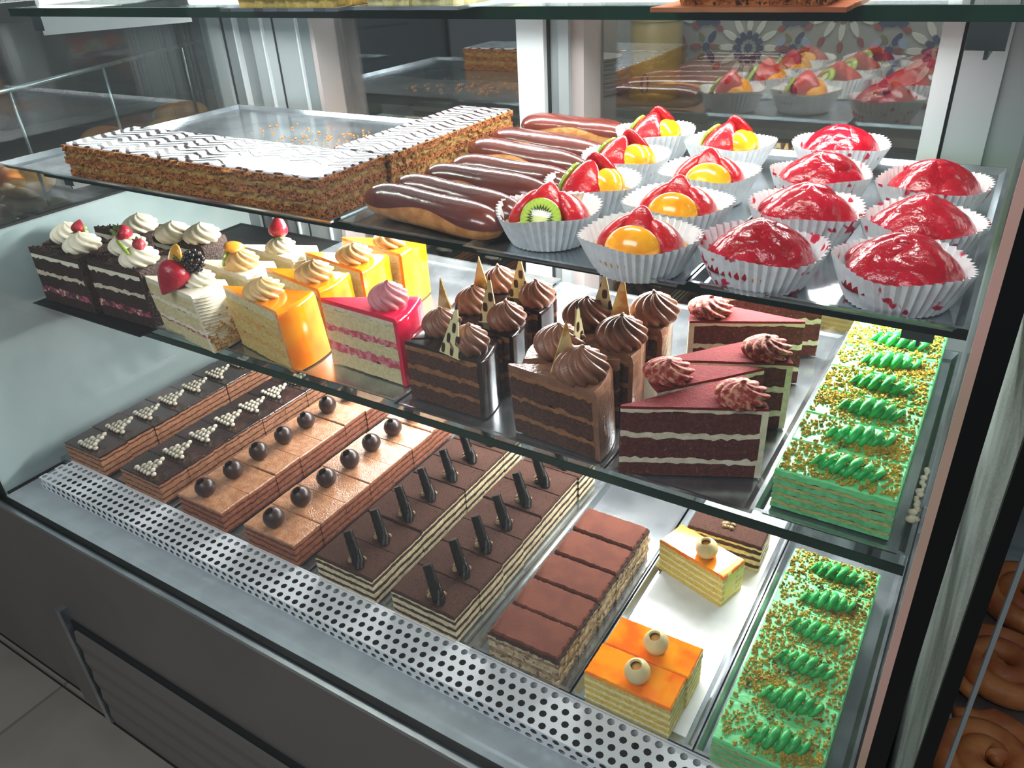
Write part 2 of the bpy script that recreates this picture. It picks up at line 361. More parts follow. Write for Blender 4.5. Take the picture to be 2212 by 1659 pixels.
class G:
    def __init__(s): s.v = []; s.f = []
    def add(s, vs, fs, mx=None):
        o = len(s.v)
        s.v += [tuple(mx @ Vector(p)) if mx else tuple(p) for p in vs]
        s.f += [tuple(i + o for i in f) for f in fs]
        return s
    def box(s, x0, x1, y0, y1, z0, z1, mx=None):
        return s.add([(x0, y0, z0), (x1, y0, z0), (x1, y1, z0), (x0, y1, z0), (x0, y0, z1), (x1, y0, z1), (x1, y1, z1), (x0, y1, z1)],
                     [(3, 2, 1, 0), (4, 5, 6, 7), (0, 1, 5, 4), (1, 2, 6, 5), (2, 3, 7, 6), (3, 0, 4, 7)], mx)
    def prism(s, rings, mx=None):
        """rings: list of (outline, z); outlines have equal counts"""
        n = len(rings[0][0]); vs = []
        for o, z in rings: vs += [(p[0], p[1], z) for p in o]
        fs = [tuple(range(n - 1, -1, -1)), tuple(range((len(rings) - 1) * n, len(rings) * n))]
        for k in range(len(rings) - 1):
            for i in range(n):
                j = (i + 1) % n
                fs.append((k * n + i, k * n + j, (k + 1) * n + j, (k + 1) * n + i))
        return s.add(vs, fs, mx)
    def lathe(s, prof, n=24, fn=None, mx=None, cap=True):
        vs = []; fs = []
        for k, (r, z) in enumerate(prof):
            for i in range(n):
                a = 2 * PI * i / n
                rr, zz = (fn(r, z, a, k) if fn else (r, z))
                vs.append((rr * math.cos(a), rr * math.sin(a), zz))
        for k in range(len(prof) - 1):
            for i in range(n):
                j = (i + 1) % n
                fs.append((k * n + i, k * n + j, (k + 1) * n + j, (k + 1) * n + i))
        if cap:
            fs.append(tuple(range(n - 1, -1, -1)))
            fs.append(tuple(range((len(prof) - 1) * n, len(prof) * n)))
        return s.add(vs, fs, mx)
    def ball(s, c, r, nu=12, nv=8, mx=None):
        r = r if isinstance(r, (tuple, list)) else (r, r, r)
        vs = []; fs = []
        for k in range(1, nv):
            p = PI * k / nv
            for i in range(nu):
                a = 2 * PI * i / nu
                vs.append((c[0] + r[0] * math.sin(p) * math.cos(a), c[1] + r[1] * math.sin(p) * math.sin(a), c[2] + r[2] * math.cos(p)))
        for k in range(nv - 2):
            for i in range(nu):
                j = (i + 1) % nu
                fs.append((k * nu + i, (k + 1) * nu + i, (k + 1) * nu + j, k * nu + j))
        t = len(vs); vs += [(c[0], c[1], c[2] + r[2]), (c[0], c[1], c[2] - r[2])]
        for i in range(nu):
            j = (i + 1) % nu
            fs.append((t, i, j)); fs.append((t + 1, (nv - 2) * nu + j, (nv - 2) * nu + i))
        return s.add(vs, fs, mx)
    def tube(s, path, rad, n=8, mx=None):
        path = [Vector(p) for p in path]; vs = []; fs = []
        for k, p in enumerate(path):
            d = (path[min(k + 1, len(path) - 1)] - path[max(k - 1, 0)]).normalized()
            u = d.orthogonal().normalized() if abs(d.z) > .9 else d.cross(Vector((0, 0, 1))).normalized()
            q = d.cross(u)
            r = rad[k] if isinstance(rad, (list, tuple)) else rad
            for i in range(n):
                a = 2 * PI * i / n
                vs.append(p + u * (r * math.cos(a)) + q * (r * math.sin(a)))
        for k in range(len(path) - 1):
            for i in range(n):
                j = (i + 1) % n
                fs.append((k * n + i, k * n + j, (k + 1) * n + j, (k + 1) * n + i))
        fs.append(tuple(range(n - 1, -1, -1))); fs.append(tuple(range((len(path) - 1) * n, len(path) * n)))
        return s.add(vs, fs, mx)
    def warp(s, fn): s.v = [fn(p) for p in s.v]; return s
    def mesh(s, name, m, smooth=False):
        me = bpy.data.meshes.new(name)
        me.from_pydata(s.v, [], s.f)
        me.materials.append(m if not isinstance(m, str) else M[m])
        import bmesh
        bm = bmesh.new(); bm.from_mesh(me); bmesh.ops.recalc_face_normals(bm, faces=bm.faces); bm.to_mesh(me); bm.free()
        if smooth:
            me.polygons.foreach_set('use_smooth', [True] * len(me.polygons))
            if smooth != 1:
                me.set_sharp_from_angle(angle=math.radians(smooth))
        return me

def obj(name, me, parent=None, loc=(0, 0, 0), rot=(0, 0, 0), scale=(1, 1, 1)):
    o = bpy.data.objects.new(name, me); col.objects.link(o)
    o.location = loc; o.rotation_euler = rot; o.scale = scale
    if parent: o.parent = parent
    return o

def thing(name, label, cat, loc=(0, 0, 0), rotz=0, group=None, rot=None):
    o = bpy.data.objects.new(name, None); col.objects.link(o)
    o.empty_display_size = .02
    o.location = loc; o.rotation_euler = rot or (0, 0, rotz)
    return tag(o, label, cat, group)

def tag(o, label, cat, group=None):
    o['label'] = label; o['category'] = cat
    if group: o['group'] = group
    return o

def struct(o): o['kind'] = 'structure'; return o

def dup(root, loc, rotz=0., label=None, group=None, scale=1.):
    r = root.copy(); col.objects.link(r)
    r.location = loc; r.rotation_euler = (0, 0, rotz)
    r.scale = scale if isinstance(scale, tuple) else (scale,) * 3
    if label: r['label'] = label
    if group: r['group'] = group
    for ch in list(root.children):
        c = ch.copy(); col.objects.link(c); c.parent = r
        for g in list(ch.children):
            d = g.copy(); col.objects.link(d); d.parent = c
    return r

ORD = ['nearest', 'second', 'third', 'fourth', 'fifth', 'sixth', 'seventh', 'eighth']

def rect(w, d, n=8, j=.0, seed=0, cx=0., cy=0.):
    rnd = random.Random(seed); p = []
    x0, x1, y0, y1 = cx - w / 2, cx + w / 2, cy - d / 2, cy + d / 2
    m = max(2, int(n * d / max(w, d)))
    for i in range(n): p.append((x0 + w * i / n, y0))
    for i in range(m): p.append((x1, y0 + d * i / m))
    for i in range(n): p.append((x1 - w * i / n, y1))
    for i in range(m): p.append((x0, y1 - d * i / m))
    return [(x + rnd.uniform(-j, j), y + rnd.uniform(-j, j)) for x, y in p]

def inset(o, b):
    cx = sum(p[0] for p in o) / len(o); cy = sum(p[1] for p in o) / len(o)
    ex = max(abs(p[0] - cx) for p in o); ey = max(abs(p[1] - cy) for p in o)
    return [(cx + (p[0] - cx) * (1 - b / ex), cy + (p[1] - cy) * (1 - b / ey)) for p in o]

def slab(o, z0, z1, b=.0):
    g = G()
    return g.prism([(o, z0), (o, z1 - b), (inset(o, b), z1)] if b else [(o, z0), (o, z1)])

# ------------------------------------------------------------------ levels of the case
XL, XR = -1.365, 0.006            # inner faces of the end panels
YF, YB = -0.197, 0.462            # front glass, rear doors
ZD, ZL = 0.660, 0.640             # deck (tray floor), front ledge
Z2, Z1, Z3 = 0.9405, 1.180, 1.396  # tops of the glass shelves

# ------------------------------------------------------------------ setting: floor, walls
fl = struct(obj('floor', G().box(-4.5, 3.0, -3.2, 3.2, -.06, -.006).mesh('floor', 'grout')))
tile = G().prism([(rect(.596, .596, 1), -.006), (inset(rect(.596, .596, 1), .002), .0)]).mesh('floor_tile', 'floor_tile')
for i in range(-4, 4):
    for j in range(-4, 2):
        obj('tile', tile, fl, (-1.58 + .6 * i + .3, -.18 + .6 * j + .3, 0))
wb = struct(obj('wall_back', G().box(-4.5, 3.0, 1.62, 1.7, 0, 2.9).mesh('wall_back', 'dark_wall')))
struct(obj('wall_left', G().box(-4.56, -4.5, -3.2, 1.7, 0, 2.9).mesh('wall_left', 'wall')))

# mosaic splashback behind the counter: each glazed piece is its own part
def petal(l, wd):
    g = G(); n = 10
    o = [(l * .5 * math.cos(2 * PI * i / n), wd * .5 * math.sin(2 * PI * i / n) * (1 - .25 * math.cos(2 * PI * i / n))) for i in range(n)]
    g.prism([(o, 0), (inset(o, .0008), .003)])
    return g
def star(r):
    g = G(); o = []
    for i in range(16):
        rr = r if i % 2 == 0 else r * .72
        o.append((rr * math.cos(PI * i / 8), rr * math.sin(PI * i / 8)))
    g.prism([(o, 0), (o, .003)]); return g
mos = struct(obj('trim_1', G().box(-1.32, .75, 1.600, 1.62, 1.00, 1.50).mesh('tile_panel', 'tile_cream')))
PM = {}
def piece(kind, c, x, z, ang, sx=1.):
    k = (kind, c)
    if k not in PM:
        PM[k] = (star(.013) if kind == 'star' else petal(*{'s': (.026, .015), 'm': (.034, .018), 'l': (.044, .017)}[kind])).mesh('mosaic_' + c, c)
    o = obj('mosaic_piece', PM[k], mos, (x, 1.600, z), (0, 0, 0))
    o.rotation_euler = Euler((PI / 2, ang, 0), 'XYZ')
    m = Matrix.Rotation(-ang, 4, 'Y') @ Matrix.Rotation(PI / 2, 4, 'X')
    o.matrix_local = Matrix.Translation((x, 1.600, z)) @ m
def rosette(x, z, c_in, c_out, n=12):
    piece('star', 'm_blue', x, z, 0)
    for i in range(n):
        a = 2 * PI * i / n
        for r, k, c in ((.032, 's', c_in), (.060, 'l', 'm_white'), (.096, 's', c_out)):
            if 1.02 < z + r * math.sin(a) < 1.30:
                piece(k, c, x + r * math.cos(a), z + r * math.sin(a), a)
for x, z, ci, co in ((-.66, 1.155, 'm_blue', 'm_red'), (-.43, 1.255, 'm_olive', 'm_red'), (-.20, 1.155, 'm_blue', 'm_red'), (-.89, 1.255, 'm_olive', 'm_red')):
    rosette(x, z, ci, co)
for cx, cz in ((-.545, 1.155), (-.315, 1.155), (-.775, 1.155), (-.545, 1.08), (-.315, 1.08)):
    for i in range(6):
        a = PI / 3 * i
        piece('m' if i % 2 else 's', ('m_olive', 'm_blue', 'm_olive', 'm_red', 'm_olive', 'm_blue')[i], cx + .03 * math.cos(a), cz + .03 * math.sin(a), a)
    piece('star', 'm_blue', cx, cz, 0)
    for dx, dz in ((-.022, .062), (.022, .062)):
        piece('star', 'm_blue', cx + dx, cz + dz, 0)
    piece('m', 'm_blue', cx, cz + .062, 0); piece('m', 'm_sky', cx - .03, cz + .09, .8); piece('m', 'm_sky', cx + .03, cz + .09, -.8)

# ------------------------------------------------------------------ the display case
case = thing('display_case', 'tall glass pastry display case with grey base and black corner seal', 'display case', (0, 0, 0))
def cpart(name, g, m, smooth=False): return obj(name, g.mesh(name, m, smooth), case)
cpart('cabinet_front', G().box(XL - .03, .02, YF - .012, YF + .01, .10, ZL - .012), 'front')
cpart('kick_plate', G().box(XL - .03, .02, YF + .012, YF + .03, .0, .10), 'dark')
cpart('cabinet_body', G().box(XL - .03, .02, YF + .03, YB + .02, .0, ZL - .05), 'dark')
cpart('ledge', G().box(XL - .03, .02, YF - .004, -.085, ZL - .012, ZL), 'ledge')
cpart('ledge_trim', G().box(XL - .03, .02, YF - .014, YF - .006, ZL - .010, ZL - .003), 'steel')
cpart('glass_channel', G().box(XL - .03, .02, YF - .006, YF + .003, ZL - .002, ZL + .003), 'black')
cpart('deck', G().box(XL, .004, -.085, YB, ZD - .016, ZD - .006), 'steel')
# vent in the base: upright edge and louvre slats
vx0 = -1.275
cpart('vent_edge', G().box(vx0 - .012, vx0 + .004, YF - .026, YF - .012, .12, .43), 'steel')
cpart('vent_recess', G().box(vx0 + .004, -.1, YF - .016, YF - .0125, .11, .40), 'dark')
sm = G().prism([([(0, 0), (.008, .0), (.011, .026), (.008, .050), (0, .050)], vx0 + .012), ([(0, 0), (.008, .0), (.011, .026), (.008, .050), (0, .050)], -.1)], Matrix(((0, 0, 1, 0), (-1, 0, 0, 0), (0, 1, 0, 0), (0, 0, 0, 1)))).mesh('slat', 'vent')
for k in range(5):
    obj('slat', sm, case, (0, YF - .013, .122 + k * .052))
# end panels
cpart('side_panel', G().box(XL - .03, XL, YF + .004, YB + .02, ZL, 1.075), 'panel')
cpart('side_panel_trim', G().box(XL - .031, XL + .001, YF + .004, YB, 1.075, 1.079), 'dark')
cpart('side_panel_seal', G().box(XL - .006, XL + .004, YF - .002, YF + .006, ZL, 1.6), 'black')
cpart('side_base_trim', G().box(XL, XL + .004, YF + .01, YB, ZL, ZL + .004), 'black')
cpart('left_side_glass', G().box(XL - .006, XL, YF + .004, YB, 1.079, 1.6), 'glass_side')
cpart('right_side_glass', G().box(.0055, .0095, YF + .006, YB, ZL, 1.6), 'glass_side')
cpart('front_glass', G().box(XL, .0045, YF - .003, YF + .003, ZL + .003, 1.6), 'glass_front')
cpart('front_glass_rim', G().box(.0048, .0100, YF - .004, YF + .004, ZL + .003, 1.6), 'pinkedge')
cpart('corner_seal', G().box(.0100, .0225, YF - .004, YF + .006, ZL - .2, 1.6), 'black')
cpart('canopy', G().box(XL - .03, .02, YF, YB + .02, 1.6, 1.66), 'white_metal')
# rear frame: posts, mullions, door panes
def post(name, x0, x1, m, y0=YB, y1=YB + .07): cpart(name, G().box(x0, x1, y0, y1, .66, 1.6), m)
post('corner_post', XL - .02, XL + .032, 'alu_lt', YB - .01)
post('post_groove', XL + .032, XL + .036, 'dark', YB - .004)
post('post_flange', XL + .036, XL + .066, 'alu', YB - .002)
post('post_bead', XL + .066, XL + .069, 'white_metal', YB - .006)
post('door_stile', XL + .069, XL + .105, 'alu', YB + .006)
post('door_groove', XL + .105, XL + .110, 'dark', YB + .002)
post('door_stile', XL + .110, XL + .145, 'alu_lt', YB - .004)
post('post_bead', XL + .145, XL + .148, 'white_metal', YB - .010)
post('door_stile', XL + .148, XL + .170, 'alu_lt', YB - .004)
post('door_groove', XL + .170, XL + .173, 'dark', YB - .004)
post('door_stile', XL + .173, XL + .232, 'alu_lt', YB - .002)
post('post_bead', XL + .232, XL + .235, 'white_metal', YB - .008)
post('door_stile', XL + .235, XL + .262, 'alu', YB - .002)
post('door_seal', XL + .262, XL + .272, 'mauve', YB - .004)
post('mullion', -.668, -.622, 'white_metal', YB - .014)
post('door_groove', -.622, -.618, 'dark', YB - .004)
post('door_stile', -.618, -.602, 'alu', YB)
post('door_stile', -.602, -.585, 'alu_lt', YB - .006)
post('door_seal', -.585, -.565, 'mauve', YB + .004)
post('door_stile', -.100, -.078, 'white_metal', YB - .012)
post('door_groove', -.078, -.074, 'dark', YB - .006)
post('door_stile', -.074, -.030, 'alu_lt', YB - .010)
post('corner_post', -.030, .010, 'alu', YB - .006)
cpart('left_door_pane', G().box(XL + .26, -.645, YB + .050, YB + .053, .66, 1.6), 'glass_door')
cpart('right_door_pane', G().box(-.63, -.08, YB + .060, YB + .063, .66, 1.6), 'glass_door')
cpart('rear_sill', G().box(XL, .004, YB - .01, YB + .03, ZD - .01, ZD + .02), 'alu')

# perforated air grille in front of the trays
def perf():
    g = G(); p = .0146; hr = .0046; n = 8
    def cell(cx, cy, fn):
        vs = []; fs = []
        for i in range(n):
            a = 2 * PI * (i + .5) / n
            c, s = math.cos(a), math.sin(a)
            k = (p / 2) / max(abs(c), abs(s))
            vs += [fn(cx + c * k, cy + s * k), fn(cx + c * hr, cy + s * hr)]
        for i in range(n):
            j = (i + 1) % n
            fs.append((2 * i, 2 * j, 2 * j + 1, 2 * i + 1))
        # square corners
        for sx in (-1, 1):
            for sy in (-1, 1):
                q = len(vs); vs.append(fn(cx + sx * p / 2, cy + sy * p / 2))
                i = {(1, 1): (0, 1), (-1, 1): (2, 3), (-1, -1): (4, 5), (1, -1): (6, 7)}[(sx, sy)]
                fs.append((2 * i[0], q, 2 * i[1]))
        g.add(vs, fs)
    nx = 89; x0 = -1.316
    top = lambda x, y: (x, -.147 + y, ZD + .0035)
    frt = lambda x, y: (x, -.147, ZD + .0035 - y)
    for r in range(4):
        for i in range(nx): cell(x0 + p * (i + .5 * (r % 2)), p * (r + .5), top)
    for r in range(2):
        for i in range(nx): cell(x0 + p * (i + .5 * ((r + 1) % 2)), p * (r + .5), lambda x, y: (x, -.147, ZD + .0035 - y * .78))
    return g
gr = thing('air_grille', 'long white perforated metal grille along the front of the deck', 'grille', (0, 0, 0))
obj('perforated_sheet', perf().mesh('perforated_sheet', 'perf'), gr)
obj('back_lip', G().box(-1.318, .004, -.147 + .058, -.147 + .061, ZD - .012, ZD + .0035).mesh('back_lip', 'perf'), gr)
obj('shade_sheet', G().box(-1.31, 0, -.143, -.086, ZL + .0005, ZL + .002).mesh('shade_sheet', 'dark'), gr)  # dark sheet under the holes, standing in for the shade of the recess

# glass shelves with edge strips and side brackets
def shelf(z, name_label, yf, xl, yb=.43):
    t = thing('glass_shelf', name_label, 'shelf', (0, 0, z))
    obj('pane', G().box(xl, .002, yf + .002, yb, -.009, 0).mesh('pane', 'glass_shelf'), t)
    obj('front_edge', G().box(xl, .002, yf - .0005, yf + .002, -.0095, .0003).mesh('front_edge', 'greenedge'), t)
    for x in (xl + .008, -.032):
        g = G()
        o = [(yf + .030, -.0098), (yf + .030, -.036), (.26, -.044), (.26, -.0098)]
        g.prism([([(a, b) for a, b in o], x), ([(a, b) for a, b in o], x + .0025)], Matrix(((0, 0, 1, 0), (1, 0, 0, 0), (0, 1, 0, 0), (0, 0, 0, 1))))
        br = obj('bracket', g.mesh('bracket', 'bracket'), t)
        obj('bracket_flange', G().box(x - .012, x + .012, yf + .028, yf + .030, -.030, -.0098).mesh('bracket_flange', 'bracket'), br)
    return t
shelf(Z3, 'top glass shelf with dark green edge above the mille-feuille and tarts', -.013, -1.166)
shelf(Z1, 'upper glass shelf carrying the eclairs and the paper-cup tarts', -.016, -1.215)
shelf(Z2, 'middle glass shelf carrying the cake wedges', -.012, -1.206)

# lamp tubes under the shelves, at the rear
def lamp(z, label, power, yl=.385, tilt=-28, x0=-1.10, x1=-.06):
    t = thing('lamp_tube', label, 'lamp', (0, yl, z))
    obj('housing', G().box(x0, x1, .006, .022, -.016, .008).mesh('housing', 'lamp_case'), t)
    obj('tube', G().tube([(x0 + .02, 0, -.006), (x1 - .02, 0, -.006)], .006, 10).mesh('tube', 'lamp', 1), t)
    for x in (x0, x1 - .02):
        obj('end_cap', G().box(x, x + .02, -.010, .010, -.016, .006).mesh('end_cap', 'white_metal'), t)
    l = area('lamp_light', (0, 0, 0), x1 - x0 - .06, .02, power, (math.radians(tilt), 0, 0), (1.0, .98, .95), 170)
    l.parent = t; l.location = ((x0 + x1) / 2, -.008, -.0145)
lamp(Z3 - .018, 'white lamp tube under the rear of the top glass shelf', 5.0, x0=-1.33)
lamp(Z1 - .018, 'white lamp tube under the rear of the upper glass shelf', 17.0)
lamp(Z2 - .018, 'white lamp tube under the rear of the middle glass shelf', 7.5)

# ------------------------------------------------------------------ trays
def tray(label, x0, x1, y0, y1, z, rim=.011, m='tray', paper=None, flare=.006, rotz=0., group=None):
    cx, cy = (x0 + x1) / 2, (y0 + y1) / 2
    t = thing('tray', label, 'tray', (cx, cy, z), rotz, group)
    w_, d_ = x1 - x0, y1 - y0
    a = rect(w_ - 2 * flare, d_ - 2 * flare, 1); b = rect(w_, d_, 1)
    g = G()
    g.prism([(a, 0), (a, .0012)])
    n = 4
    vs = [(p[0], p[1], .0012) for p in a] + [(p[0], p[1], rim) for p in b] + [(p[0] * 1.0 + (.004 if p[0] > 0 else -.004), p[1] + (.004 if p[1] > 0 else -.004), rim) for p in b]
    fs = []
    for k in range(2):
        for i in range(len(a)):
            j = (i + 1) % len(a); q = len(a)
            fs.append((k * q + i, k * q + j, (k + 1) * q + j, (k + 1) * q + i))
    obj('pan', g.mesh('pan', m), t)
    obj('rim', G().add(vs, fs).mesh('rim', m), t)
    if paper:
        px0, px1, py0, py1 = paper
        obj('paper_liner', G().box(px0 - cx, px1 - cx, py0 - cy, py1 - cy, .0013, .0019).mesh('paper_liner', 'paper'), t)
    return t
TZ = ZD - .0022
tray('steel tray under the two rows with white lattice triangles', -1.345, -1.045, -.083, .40, TZ - .003, .004)
tray('steel tray under the two rows of caramel slices', -1.030, -.738, -.083, .40, TZ - .003, .004)
tray('steel tray under the two rows with black chocolate sticks', -.722, -.450, -.083, .40, TZ - .003, .004)
tray('steel tray under the tiramisu slices', -.440, -.303, -.083, .40, TZ, .010)
tray('steel tray with white paper under the orange jelly slices', -.298, -.152, -.083, .40, TZ, .010, paper=(-.287, -.163, -.07, .39))
tray('steel tray under the green slices on the bottom deck', -.146, .000, -.083, .40, TZ, .010)

# ------------------------------------------------------------------ deck rows
from mathutils import noise as mnoise
def wavy(amp, top, sd):
    def fn(p):
        win = max(0., min(1., p[2] / .004, (top - p[2]) / .006))
        return (p[0], p[1], p[2] + amp * win * mnoise.noise(Vector((p[0] * 150 + sd, p[1] * 150, p[2] * 70))))
    return fn

def layered(name, label, cat, group, w_, d_, layers, j=.00028, seed=0, wav=.0022):
    """layers: (part name, thickness, material, overhang, bevel)"""
    t = thing(name, label, cat, (0, 0, 0), 0, group)
    z = 0.
    for k, (pn, th, m, ov, bv) in enumerate(layers):
        o = rect(w_ + 2 * ov, d_ + 2 * ov, 30, j, seed + k)
        obj(pn, slab(o, z, z + th, bv).warp(wavy(wav, sum(l[1] for l in layers), seed)).mesh(pn, m, 38), t)
        z += th
    t['top'] = z
    return t, z

def lattice():
    g = G()
    for c, n in enumerate((1, 2, 3, 4, 5)):
        x = -.019 + c * .0085
        for r in range(n):
            y = -.014 + r * .0070 - c * .0004
            g.ball((x + (.0012 if r % 2 else -.0012), y, .0040 + .0022 * r), (.0030, .0048, .0032), 8, 6)
    for k in range(4):   # cross ties
        y = -.0125 + .0070 * k
        g.tube([(-.019 + .0085 * k, y, .0034 + .0022 * k), (.016, y, .0034 + .0022 * k)], .0013, 5)
    g.ball((.0235, -.013, .0035), (.0032, .0044, .003), 8, 6)
    return g

def hollow_ball(r, hole=.45):
    g = G(); prof = []
    a0 = hole
    for k in range(9):
        p = PI - (PI - a0) * k / 8
        prof.append((r * math.sin(p) + 1e-5, r * math.cos(p)))
    ri = r * .8
    for k in range(6):
        p = a0 * 1.05 + (PI * .75 - a0) * k / 5
        prof.append((ri * math.sin(p), ri * math.cos(p) ))
    g.lathe(prof, 18)
    return g

def shell_pipe(L=.064, wd=.0135, h=.013, nr=6, seed=0):
    """row of overlapping piped ridges"""
    g = G(); rnd = random.Random(seed)
    for k in range(nr):
        x = -L / 2 + L * (k + .5) / nr
        s = 1 - .45 * abs((k + .5) / nr - .5) * 2
        path = []; rad = []
        for i in range(9):
            t = i / 8; a = PI * (1.05 - 1.15 * t)
            path.append((x + .010 * (t - .5) + .004 * math.sin(PI * t) , wd * s * math.cos(a) + .0015, max(.0005, h * s * math.sin(a)) ))
            rad.append(.0046 * s * (.35 + .75 * math.sin(PI * (.12 + .8 * t))))
        g.tube(path, rad, 7)
    g.ball((0, 0, .002), (L * .46, wd * .8, h * .62), 14, 6)
    return g

def crumbs(n, w_, d_, seed, z=.0, avoid=None, s0=.0008, s1=.0022, pile=None):
    rnd = random.Random(seed); g = G()
    k = 0
    while k < n:
        x, y = rnd.uniform(-w_ / 2, w_ / 2), rnd.uniform(-d_ / 2, d_ / 2)
        if pile and rnd.random() < .5:
            x, y = rnd.gauss(pile[0], pile[2]), rnd.gauss(pile[1], pile[2] * .5)
            if abs(x) > w_ / 2 or abs(y) > d_ / 2: continue
        s = rnd.uniform(s0, s1)
        q = [(s, 0, 0), (-s * rnd.uniform(.6, 1), 0, 0), (0, s, 0), (0, -s * rnd.uniform(.6, 1), 0), (0, 0, s * .9), (0, 0, -s * .6)]
        mx = Matrix.Translation((x, y, z + s * .45)) @ Euler((rnd.uniform(0, 6), rnd.uniform(0, 6), rnd.uniform(0, 6))).to_matrix().to_4x4()
        g.add(q, [(0, 2, 4), (2, 1, 4), (1, 3, 4), (3, 0, 4), (2, 0, 5), (1, 2, 5), (3, 1, 5), (0, 3, 5)], mx)
        k += 1
    return g

PITCH = .0555
def run(proto, xc, y0, n, fmt, group, pitch=PITCH, seed=1, z=ZD, skip=(), jx=.0012, jr=.012, first=True):
    rnd = random.Random(seed); out = []
    for k in range(n):
        if k in skip: continue
        x = xc + rnd.uniform(-jx, jx); r = rnd.uniform(-jr, jr)
        lab = fmt.replace('{o}', ORD[k] + ' from' if k else 'nearest')
        if first and not out:
            proto.location = (x, y0 + pitch * (k + .5), z); proto.rotation_euler = (0, 0, r); proto['label'] = lab; o = proto
        else:
            o = dup(proto, (x, y0 + pitch * (k + .5), z), r, lab, group, (1, 1, rnd.uniform(.97, 1.03)))
        out.append(o)
    return out

opera = [('base_sponge', .004, 'choc_sponge', 0, 0), ('cream_layer', .006, 'tan_cream', .0004, 0), ('sponge_layer', .003, 'choc_sponge', 0, 0),
         ('cream_layer', .008, 'tan_cream', .0004, 0), ('sponge_layer', .0028, 'choc_sponge', 0, 0), ('cream_layer', .0085, 'tan_cream', .0004, 0),
         ('sponge_layer', .0028, 'choc_sponge', 0, 0), ('cream_layer', .0045, 'tan_cream', .0004, 0), ('glaze', .0028, 'choc_glaze', .0005, .0012)]
lat = lattice().mesh('lattice_triangle', 'white_lat', 1)
p1, zt = layered('opera_slice', '', 'cake slice', 'dark slices with lattice triangles', .103, .0545, opera, seed=1)
obj('lattice_triangle', lat, p1, (.002, -.002, zt), (0, 0, 0), (1.0, 1.05, 1.15))
run(p1, -1.270, -.0865, 7, 'dark glazed slice with white lattice triangle, {o} front, in the leftmost row', 'dark slices with lattice triangles', seed=2)
p2 = dup(p1, (0, 0, 0)); 
run(p2, -1.107, -.0865, 7, 'dark glazed slice with white lattice triangle, {o} front, row beside caramel slices', 'dark slices with lattice triangles', seed=3)

caram = [('base_sponge', .004, 'car_sponge', 0, 0), ('cream_layer', .006, 'car_cream', .0004, 0), ('sponge_layer', .004, 'car_sponge', 0, 0),
         ('cream_layer', .0075, 'car_cream', .0004, 0), ('sponge_layer', .004, 'car_sponge', 0, 0), ('cream_layer', .0065, 'car_cream', .0004, 0),
         ('sponge_layer', .0035, 'car_sponge', 0, 0), ('cream_layer', .004, 'car_cream', .0003, 0), ('glaze', .003, 'car_glaze', .0004, .0012)]
p3, zt = layered('caramel_slice', '', 'cake slice', 'caramel slices with chocolate balls', .103, .0545, caram, seed=21)
hb = hollow_ball(.0160, .46).mesh('chocolate_ball', 'brown_ball', 40)
bo = obj('chocolate_ball', hb, p3, (-.006, -.006, zt + .0145), (math.radians(20), math.radians(-8), 0))
obj('hole_shade', G().ball((0, 0, .0), (.0112, .0112, .0115), 12, 8).mesh('hole_shade', 'black', 1), bo)  # black ball inside the shell, painted shade for the hole
run(p3, -.956, -.0865, 7, 'caramel glazed slice with chocolate ball, {o} front, row beside lattice triangle slices', 'caramel slices with chocolate balls', seed=4)
p4 = dup(p3, (0, 0, 0))
run(p4, -.803, -.0865, 7, 'caramel glazed slice with chocolate ball, {o} front, row beside cocoa-dusted slices', 'caramel slices with chocolate balls', seed=5)

cocoa = [('cream_layer', .0065, 'pale_cream', .0003, 0), ('sponge_layer', .0062, 'dark_sponge', 0, 0), ('cream_layer', .0062, 'pale_cream', .0006, 0),
         ('sponge_layer', .0064, 'dark_sponge', 0, 0), ('cream_layer', .0062, 'pale_cream', .0006, 0), ('sponge_layer', .0066, 'dark_sponge', 0, 0),
         ('cream_layer', .0034, 'pale_cream', .0005, 0), ('cocoa_top', .0048, 'cocoa', .0006, .0018)]
def stick(L=.042):
    g = G()
    n = 10
    pth = [(-.024 * i / n, .008 * i / n, L * i / n) for i in range(n + 1)]
    g.tube(pth, [.0082 - .0016 * i / n + (.0005 if i % 2 else 0) for i in range(n + 1)], 10)
    g.tube([(.006, -.005, -.001), (.001, .002, L * .22), (-.007, .007, L * .48)], [.0072, .0060, .0030], 8)
    return g
st = stick().mesh('chocolate_stick', 'stick', 50)
def dab():
    g = G(); rnd = random.Random(4)
    for k in range(9):
        g.ball((rnd.uniform(-.013, .006), rnd.uniform(-.006, .008), rnd.uniform(0, .003)), rnd.uniform(.003, .0052), 7, 5)
    return g
db = dab().mesh('cream_dab', 'dab', 1)
p5, zt = layered('cocoa_slice', '', 'cake slice', 'cocoa slices with black sticks', .103, .0545, cocoa, seed=41)
obj('chocolate_stick', st, p5, (.016, -.012, zt - .001), (0, 0, math.radians(-8)))
obj('cream_dab', db, p5, (.012, -.008, zt))
run(p5, -.655, -.0865, 7, 'cocoa-dusted slice with black chocolate stick, {o} front, row beside caramel slices', 'cocoa slices with black sticks', seed=6)
p6 = dup(p5, (0, 0, 0))
run(p6, -.516, -.0865, 7, 'cocoa-dusted slice with black chocolate stick, {o} front, row beside plain tiramisu', 'cocoa slices with black sticks', seed=7, jx=.002)

